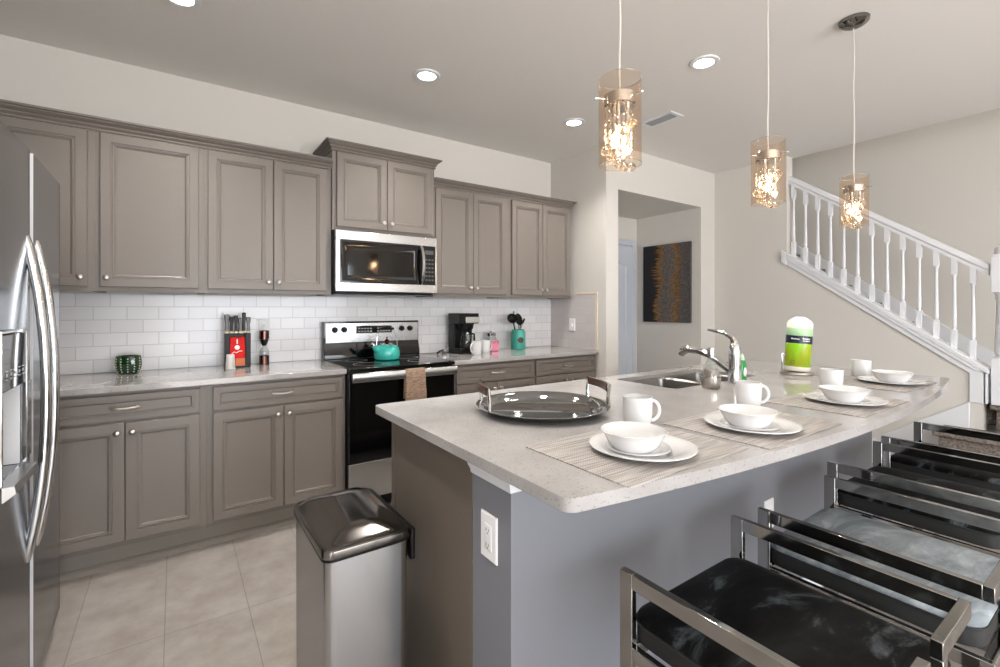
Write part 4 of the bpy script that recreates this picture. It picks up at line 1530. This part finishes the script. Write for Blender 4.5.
band = pt_lathe([(R + 0.0006, 0.158), (R + 0.0016, 0.159), (R + 0.0016, 0.2005), (R + 0.0006, 0.2015)], 'navy_band', mat('navy_band', '10202F', 0.35))
w = MB()
va = math.atan2(-py_, -px_) - 0.59


def onroll(a, z, r):
    return PB + TILT @ Vector((r * cos(a), r * sin(a), z))


for a0, a1, z0, z1 in ((-0.85, -0.72, 0.1800, 0.1880), (-0.70, -0.55, 0.1800, 0.1855), (-0.53, -0.40, 0.1800, 0.1855), (-0.38, -0.22, 0.1800, 0.1845),
                       (0.02, 0.10, 0.1830, 0.1920), (0.12, 0.28, 0.1830, 0.1880), (0.30, 0.48, 0.1830, 0.1880), (0.50, 0.66, 0.1830, 0.1880),
                       (0.04, 0.22, 0.1720, 0.1760), (0.25, 0.44, 0.1720, 0.1760), (0.47, 0.64, 0.1720, 0.1760)):
    w.rings([[onroll(va + a0, z0, r), onroll(va + a1, z0, r), onroll(va + a1, z1, r), onroll(va + a0, z1, r)] for r in (R + 0.0015, R + 0.0022)])
w.build('band_lettering', M_PLATE, band)
w = MB()
for a0, a1, z0, z1 in ((-0.8, -0.45, 0.052, 0.056), (-0.8, -0.55, 0.044, 0.048), (-0.8, -0.5, 0.060, 0.063)):
    w.rings([[onroll(va + a0, z0, r), onroll(va + a1, z0, r), onroll(va + a1, z1, r), onroll(va + a0, z1, r)] for r in (R + 0.0011, R + 0.0018)])
w.build('small_print', mat('dark_green_print', '3E5A12', 0.4), pt)

# round serving tray
tx, ty = 1.105, 1.312
tr = thing('serving_tray', 'round mirror-polished tray with two dark wood handles', 'tray', (tx, ty, ZI))
w = MB().lathe([(0, 0.002), (0.195, 0.002), (0.203, 0.006), (0.216, 0.022), (0.243, 0.025), (0.244, 0.0275), (0.214, 0.0255), (0.2, 0.009), (0.193, 0.0045), (0, 0.0045)], (tx, ty, ZI), 64)
w.build('dish', mat('tray_steel', 'A8A8A8', 0.06, 1.0), tr, smooth=60)
ta = radians(-24)       # axis through both handles
for s, wd in ((-1, 1), (1, 1)):
    ux_, uy_ = cos(ta) * s, sin(ta) * s
    vx, vy = -sin(ta), cos(ta)
    c0 = Vector((tx + ux_ * 0.213, ty + uy_ * 0.213, ZI + 0.027))
    hp = []
    for e in (-1, 1):
        b0 = c0 + Vector((vx * 0.098 * e, vy * 0.098 * e, 0))
        hp.append(b0)
    hz = 0.072
    for b0 in hp:
        w = MB().tube([b0 + Vector((0, 0, -0.003)), b0 + Vector((0, 0, 0.03)), b0 + Vector((ux_ * 0.004, uy_ * 0.004, hz + 0.006))], [0.0085, 0.007, 0.007], 8, 0.8)
        w.build('handle_post', M_CHROME, tr)
    w = MB()
    a, b = hp[0] + Vector((ux_ * 0.004, uy_ * 0.004, hz - 0.008)), hp[1] + Vector((ux_ * 0.004, uy_ * 0.004, hz - 0.008))
    rs = []
    for i in range(9):
        t = i / 8
        c_ = a.lerp(b, t * 0.9 + 0.05) + Vector((ux_, uy_, 0)) * 0.012 * sin(pi * t)
        rs.append([c_ + Vector((ux_ * p_, uy_ * p_, q_)) for p_, q_ in ((-0.007, -0.014), (0.007, -0.014), (0.009, 0), (0.007, 0.014), (-0.007, 0.014), (-0.009, 0))])
    w.rings(rs)
    w.build('wood_grip', M_WOODD, tr, 0.002)

# placemats
MATS_POS = [(0.775, 0.640, 0.355, 'woven placemat nearest the island corner, under the first setting'),
            (1.292, 0.603, 0.335, 'woven placemat under the second place setting from the left'),
            (1.93, 0.595, 0.33, 'woven placemat under the third place setting, before the towel stand'),
            (2.66, 0.665, 0.33, 'woven placemat under the farthest place setting at island end')]
PW = 0.485
for x0, y0, hgt, lab in MATS_POS:
    w = MB().rings([[(x, y, z) for x, y in rrect(x0, x0 + PW, y0, y0 + hgt, 0.008, 3)] for z in (ZI, ZI + 0.0025)])
    tag(w.build('placemat', M_MAT, None), lab, 'placemat', 'placemats on the island')

# place settings
ZP = ZI + 0.003
SET = [((1.007, 0.792), (0.962, 0.782), 'before the round tray'),
       ((1.484, 0.750), (1.437, 0.736), 'second from the left, near the soap dispenser'),
       ((2.184, 0.738), (2.125, 0.718), 'third from the left, before the paper towels'),
       ((2.930, 0.798), (2.862, 0.768), 'farthest away, at the island end')]


def plate_mb(x, y, z, r, h):
    return MB().lathe([(0, 0), (r * .62, 0), (r * .66, 0.002), (r * .78, h * .55), (r, h), (r, h + 0.002), (r * .97, h + 0.0025), (r * .77, h * .55 + 0.0035), (r * .64, 0.0045), (0, 0.0045)], (x, y, z), 56)


protos = []
for i, (pp, bp, lab) in enumerate(SET):
    if i == 0:
        pl = tag(plate_mb(0, 0, 0, 0.136, 0.013).build('dinner_plate', M_CERAM, None, smooth=60), '', 'plate', 'dinner plates on the island')
        sc = tag(plate_mb(0, 0, 0, 0.082, 0.008).build('side_plate', M_CERAM, None, smooth=60), '', 'plate', 'side plates under the bowls')
        bo = tag(MB().lathe([(0, 0), (0.050, 0), (0.053, 0.003), (0.064, 0.014), (0.072, 0.030), (0.081, 0.0445), (0.0835, 0.0465), (0.081, 0.0475), (0.070, 0.032), (0.061, 0.016), (0.049, 0.006), (0, 0.005)], (0, 0, 0), 56).build('cereal_bowl', M_CERAM, None, smooth=60), '', 'bowl', 'cereal bowls on the island')
        items = (pl, sc, bo)
    else:
        items = tuple(copy_tree(o) for o in protos)
    if i == 0:
        protos = items
    items[0].location = (pp[0], pp[1], ZP)
    items[1].location = ((pp[0] + bp[0]) / 2, (pp[1] + bp[1]) / 2, ZP + 0.0062)
    items[2].location = (bp[0], bp[1], ZP + 0.0150)
    items[0]['label'] = 'white dinner plate ' + lab
    items[1]['label'] = 'white side plate under the bowl ' + lab
    items[2]['label'] = 'white cereal bowl on the plates ' + lab
MUGS = [((1.210, 0.968), -0.55, 'white mug behind the nearest place setting, handle right'),
        ((1.792, 0.915), -0.75, 'white mug behind the second place setting, handle right'),
        ((2.475, 0.885), 0.6, 'white mug behind the third place setting'),
        ((3.065, 0.957), 0.9, 'white mug behind the farthest place setting at island end')]
m0 = None
for (x, y), ha, lab in MUGS:
    if m0 is None:
        m0 = mug('coffee_mug', (x, y, ZI + 0.0003), lab, 0.046, 0.094, 0.0, 'mugs on the island')
        m0.rotation_euler = (0, 0, ha)
    else:
        another(m0, (x, y, ZI + 0.0003), lab, ha)

# ------------------------------------------------------------------ counter stools
ARMZ = 0.71


def make_stool(label, ox, oy, wd, velvet_m):
    """ox = outer left, oy = front face (towards the island), depth runs to -y"""
    t = thing('counter_stool', label, 'stool', (ox + wd / 2, oy - 0.235, 0), 'chrome counter stools along the island')
    D = 0.460
    th_, wh = 0.016, 0.033
    for s in (0, 1):
        xa_ = ox if s == 0 else ox + wd - th_
        xb_ = xa_ + th_
        w = MB()
        w.box(xa_, xb_, oy - wh, oy, 0.0, ARMZ)                       # front post
        w.box(xa_, xb_, oy - D, oy - wh, ARMZ - wh, ARMZ)             # arm
        w.box(xa_, xb_, oy - D, oy - wh, 0.0, wh)                     # floor runner
        w.build('arm_frame', M_POLISH, t, 0.0015)
        w = MB()                                                      # rear return and its post
        e = xb_ if s == 0 else xa_
        f0, f1 = (e, e + 0.185) if s == 0 else (e - 0.185, e)
        w.box(xa_ if s == 0 else f0, f1 if s == 0 else xb_, oy - D - 0.018, oy - D, ARMZ - wh, ARMZ)
        g0, g1 = (f1 - 0.03, f1) if s == 0 else (f0, f0 + 0.03)
        w.box(g0, g1, oy - D - 0.018, oy - D, 0.555, ARMZ - wh)
        w.build('back_frame', M_POLISH, t, 0.0015)
        w = MB()
        w.box(xa_, xb_, oy - D - 0.0, oy - D + wh, wh, 0.52)
        w.build('rear_leg', M_POLISH, t, 0.0015)
    w = MB()
    zs0, zs1 = 0.522, 0.552
    w.box(ox, ox + th_, oy - D - 0.018, oy - wh - 0.0005, zs0, zs1).box(ox + wd - th_, ox + wd, oy - D - 0.018, oy - wh - 0.0005, zs0, zs1)
    w.box(ox + th_, ox + wd - th_, oy - D - 0.018, oy - D + 0.002, zs0, zs1).box(ox + th_, ox + wd - th_, oy - wh, oy - 0.012, zs0, zs1)
    w.build('seat_frame', M_POLISH, t, 0.0015)
    w = MB().box(ox + th_, ox + wd - th_, oy - 0.10, oy - 0.07, 0.17, 0.20)
    w.build('foot_rail', M_POLISH, t, 0.0015)
    a, b, c_, d_ = ox + th_ + 0.004, ox + wd - th_ - 0.004, oy - D + 0.003, oy - 0.008
    w = MB().rings([[(x, y, z) for x, y in rrect(a + i, b - i, c_ + i, d_ - i, 0.045)] for z, i in ((0.5525, 0.004), (0.556, 0.0), (0.594, 0.0), (0.596, 0.001))])
    w.build('cushion_side', M_VELS, t)
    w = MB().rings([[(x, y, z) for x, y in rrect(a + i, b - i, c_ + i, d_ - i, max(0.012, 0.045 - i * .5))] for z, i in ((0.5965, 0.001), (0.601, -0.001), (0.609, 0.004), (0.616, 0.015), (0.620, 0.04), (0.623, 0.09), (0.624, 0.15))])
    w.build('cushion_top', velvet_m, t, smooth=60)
    w = MB()
    rs = rrect(a - 0.001, b + 0.001, c_ - 0.001, d_ + 0.001, 0.046)
    pts = [(x, y, 0.5962) for x, y in rs] + [(rs[0][0], rs[0][1], 0.5962)]
    w.tube(pts, 0.0025, 6)
    w.build('piping', M_VELS, t)
    return t


make_stool('nearest chrome-framed stool with black velvet seat at the front', 0.814, 0.700, 0.476, M_VELB)
make_stool('second chrome-framed stool, with black velvet seat, pale sheen painted on top', 1.387, 0.682, 0.472, M_VELSHEEN)
make_stool('third chrome-framed stool from the front, black velvet seat', 2.022, 0.738, 0.490, M_VELB)
make_stool('farthest chrome-framed stool, beside the carpeted stairs', 2.625, 0.745, 0.488, M_VELB)

# ------------------------------------------------------------------ painting in the hall
yc0, yc1 = 2.914, 3.520
pn = MB().box(-0.035, -0.002, -(yc1 - yc0) / 2, (yc1 - yc0) / 2, -0.4365, 0.4365).build('painting', M_PAINTING, None, 0.002)
pn.location = (4.536, (yc0 + yc1) / 2, 1.5665)
pn['label'] = 'tall abstract canvas in black, ochre and grey on the hall wall'
pn['category'] = 'painting'

# ------------------------------------------------------------------ ceiling fittings
LIGHTS = [((1.286, 2.64), 'recessed ceiling light above the microwave, with white trim'),
          ((2.551, 2.65), 'recessed ceiling light in the back corner, near the air vent'),
          ((0.02, 2.63), 'recessed ceiling light at upper left, cut by picture edge'),
          ((2.558, 1.565), 'recessed ceiling light between the first and second pendants')]
l0 = None
for (x, y), lab in LIGHTS:
    if l0 is None:
        l0 = thing('recessed_light', lab, 'ceiling light', (x, y, CZ), 'recessed ceiling lights')
        MB().lathe([(0.056, -0.001), (0.083, -0.001), (0.080, -0.008), (0.062, -0.012), (0.056, -0.010)], (x, y, CZ), 36).build('trim_ring', M_WHITE, l0)
        MB().lathe([(0, -0.006), (0.0555, -0.006), (0.0555, -0.0015), (0, -0.0015)], (x, y, CZ), 36).build('lens', M_LAMP, l0)
    else:
        another(l0, (x, y, CZ), lab)
    downlight((x, y, CZ - 0.03), 38)

for x in (0.02, 1.286):      # the same row goes on just above the frame
    w = MB().lathe([(0.056, -0.001), (0.083, -0.001), (0.080, -0.008), (0.062, -0.012), (0.056, -0.010)], (x, 1.565, CZ), 36)
    struct('trim_ceiling_light', w, M_WHITE)
    w = MB().lathe([(0, -0.006), (0.0555, -0.006), (0.0555, -0.0015), (0, -0.0015)], (x, 1.565, CZ), 36)
    struct('trim_ceiling_lens', w, M_LAMP)
    downlight((x, 1.565, CZ - 0.03), 38)

vt = thing('ceiling_vent', 'white rectangular air vent in the ceiling', 'vent', (3.075, 2.215, CZ))
w = MB()
vx0, vx1, vy0, vy1 = 2.985, 3.135, 2.085, 2.375
w.box(vx0, vx1, vy0, vy0 + 0.03, CZ - 0.008, CZ - 0.001).box(vx0, vx1, vy1 - 0.03, vy1, CZ - 0.008, CZ - 0.001)
w.box(vx0, vx0 + 0.03, vy0 + 0.03, vy1 - 0.03, CZ - 0.008, CZ - 0.001).box(vx1 - 0.03, vx1, vy0 + 0.03, vy1 - 0.03, CZ - 0.008, CZ - 0.001)
w.build('vent_frame', M_WHITE, vt, 0.002)
for k in range(5):
    x = vx0 + 0.036 + 0.0175 * k
    w = MB().prism([(x, CZ - 0.003), (x + 0.002, CZ - 0.003), (x + 0.006, CZ - 0.011), (x + 0.004, CZ - 0.011)], 'y', vy0 + 0.031, vy1 - 0.031)
    w.build('slat', M_GREYP, vt)
MB().box(vx0 + 0.031, vx1 - 0.031, vy0 + 0.031, vy1 - 0.031, CZ - 0.0025, CZ - 0.001).build('duct_back', M_BLACK, vt)


# pendants
def pendant(x, y, label):
    zt, zb_ = 1.950, 1.703
    t = thing('pendant_light', label, 'pendant light', (x, y, CZ), 'crystal pendant lights over the island')
    MB().lathe([(0, -0.042), (0.014, -0.041), (0.035, -0.035), (0.052, -0.026), (0.063, -0.016), (0.066, -0.001), (0, -0.001)], (x, y, CZ), 36).build('canopy', M_DCHROME, t)
    pts = [(x + 0.003 * sin(i * 1.3), y + 0.002 * cos(i * 1.1), CZ - 0.0425 - (CZ - 0.0425 - 1.908) * i / 14) for i in range(15)]
    MB().tube(pts, 0.0028, 8).build('cord', M_CORD, t)
    MB().lathe([(0.060, zb_), (0.060, zt)], (x, y, 0), 48).build('glass_shade', M_SHADE, t)
    for zr_ in (zb_, zt):
        w = MB().lathe([(0.0590, zr_ - 0.0008), (0.0608, zr_ - 0.0008), (0.0608, zr_ + 0.0008), (0.0592, zr_ + 0.0008), (0.0592, zr_ - 0.0008)], (x, y, 0), 48)
        w.build('shade_rim', M_CRYSTAL, t)
    r = MB().lathe([(0, 1.907), (0.040, 1.907), (0.045, 1.902), (0.045, 1.872), (0.041, 1.868), (0, 1.868)], (x, y, 0), 36).build('lamp_ring', M_CHROME, t)
    w = MB()
    for a in (0.6, 0.6 + 2 * pi / 3, 0.6 + 4 * pi / 3):
        w.cyl((x + 0.045 * cos(a), y + 0.045 * sin(a), 1.89), (x + 0.072 * cos(a), y + 0.072 * sin(a), 1.89), 0.0022, 8)
        w.sphere((x + 0.073 * cos(a), y + 0.073 * sin(a), 1.89), 0.004, 8)
    w.build('mounting_screws', M_CHROME, r)
    for k, zl in enumerate((1.815, 1.775, 1.742)):
        a = 0.9 + 2 * pi * k / 3
        bx_, by_ = x + 0.022 * cos(a), y + 0.022 * sin(a)
        s = MB().lathe([(0, 1.8678), (0.006, 1.8678), (0.006, zl + 0.024), (0.0085, zl + 0.022), (0.0085, zl + 0.0085), (0, zl + 0.0085)], (bx_, by_, 0), 12).build('socket', M_CHROME, t)
        MB().sphere((bx_, by_, zl - 0.003), 0.0095, 14, 1.0).build('bulb', M_BULB, s)
    rnd = random.Random(11)
    for k in range(18):
        a = 2.399963 * k
        rad = 0.045 * math.sqrt((k + 4.0) / 21.0)
        dx_, dy_ = x + rad * cos(a), y + rad * sin(a)
        zz = 1.698 + 0.135 * (((k * 7) % 18) / 18.0) ** 1.25
        R_ = 0.0135 if k % 3 else 0.011
        w = MB()
        w.sphere((dx_, dy_, zz), R_, 12)
        o = w.build('crystal_ball', M_CRYSTAL, t)
        w = MB().cyl((dx_, dy_, zz + R_ + 0.0003), (dx_, dy_, 1.8676), 0.0009, 5)
        z2 = zz + R_ + 0.012
        while z2 < 1.85:
            w.sphere((dx_, dy_, z2), 0.0032, 6)
            z2 += 0.026
        w.build('wire', M_CHROME, o)
    return t


PEN = [(1.053, 'nearest crystal pendant light hanging over the round tray side'),
       (1.923, 'middle crystal pendant light, second from the left'),
       (2.804, 'farthest crystal pendant light, with chrome ceiling canopy in view')]
p0 = None
for x, lab in PEN:
    if p0 is None:
        p0 = pendant(x, 0.905, lab)
    else:
        another(p0, (x, 0.905, CZ), lab)
    point('pendant_glow', (x, 0.905, 1.80), 1.6, (1.0, 0.74, 0.48), 0.03)

# added lamp, out of view, brightening the stair wall
struct('added_stairwell_lamp', MB().lathe([(0, -0.08), (0.10, -0.07), (0.15, -0.03), (0.155, -0.001), (0, -0.001)], (5.43, 1.0, 5.3), 32), emit('added_stair_lamp', 'FFF1DE', 3))
point('added_stairwell_light', (5.43, 1.0, 5.1), 14, (1.0, 0.95, 0.88), 0.15)
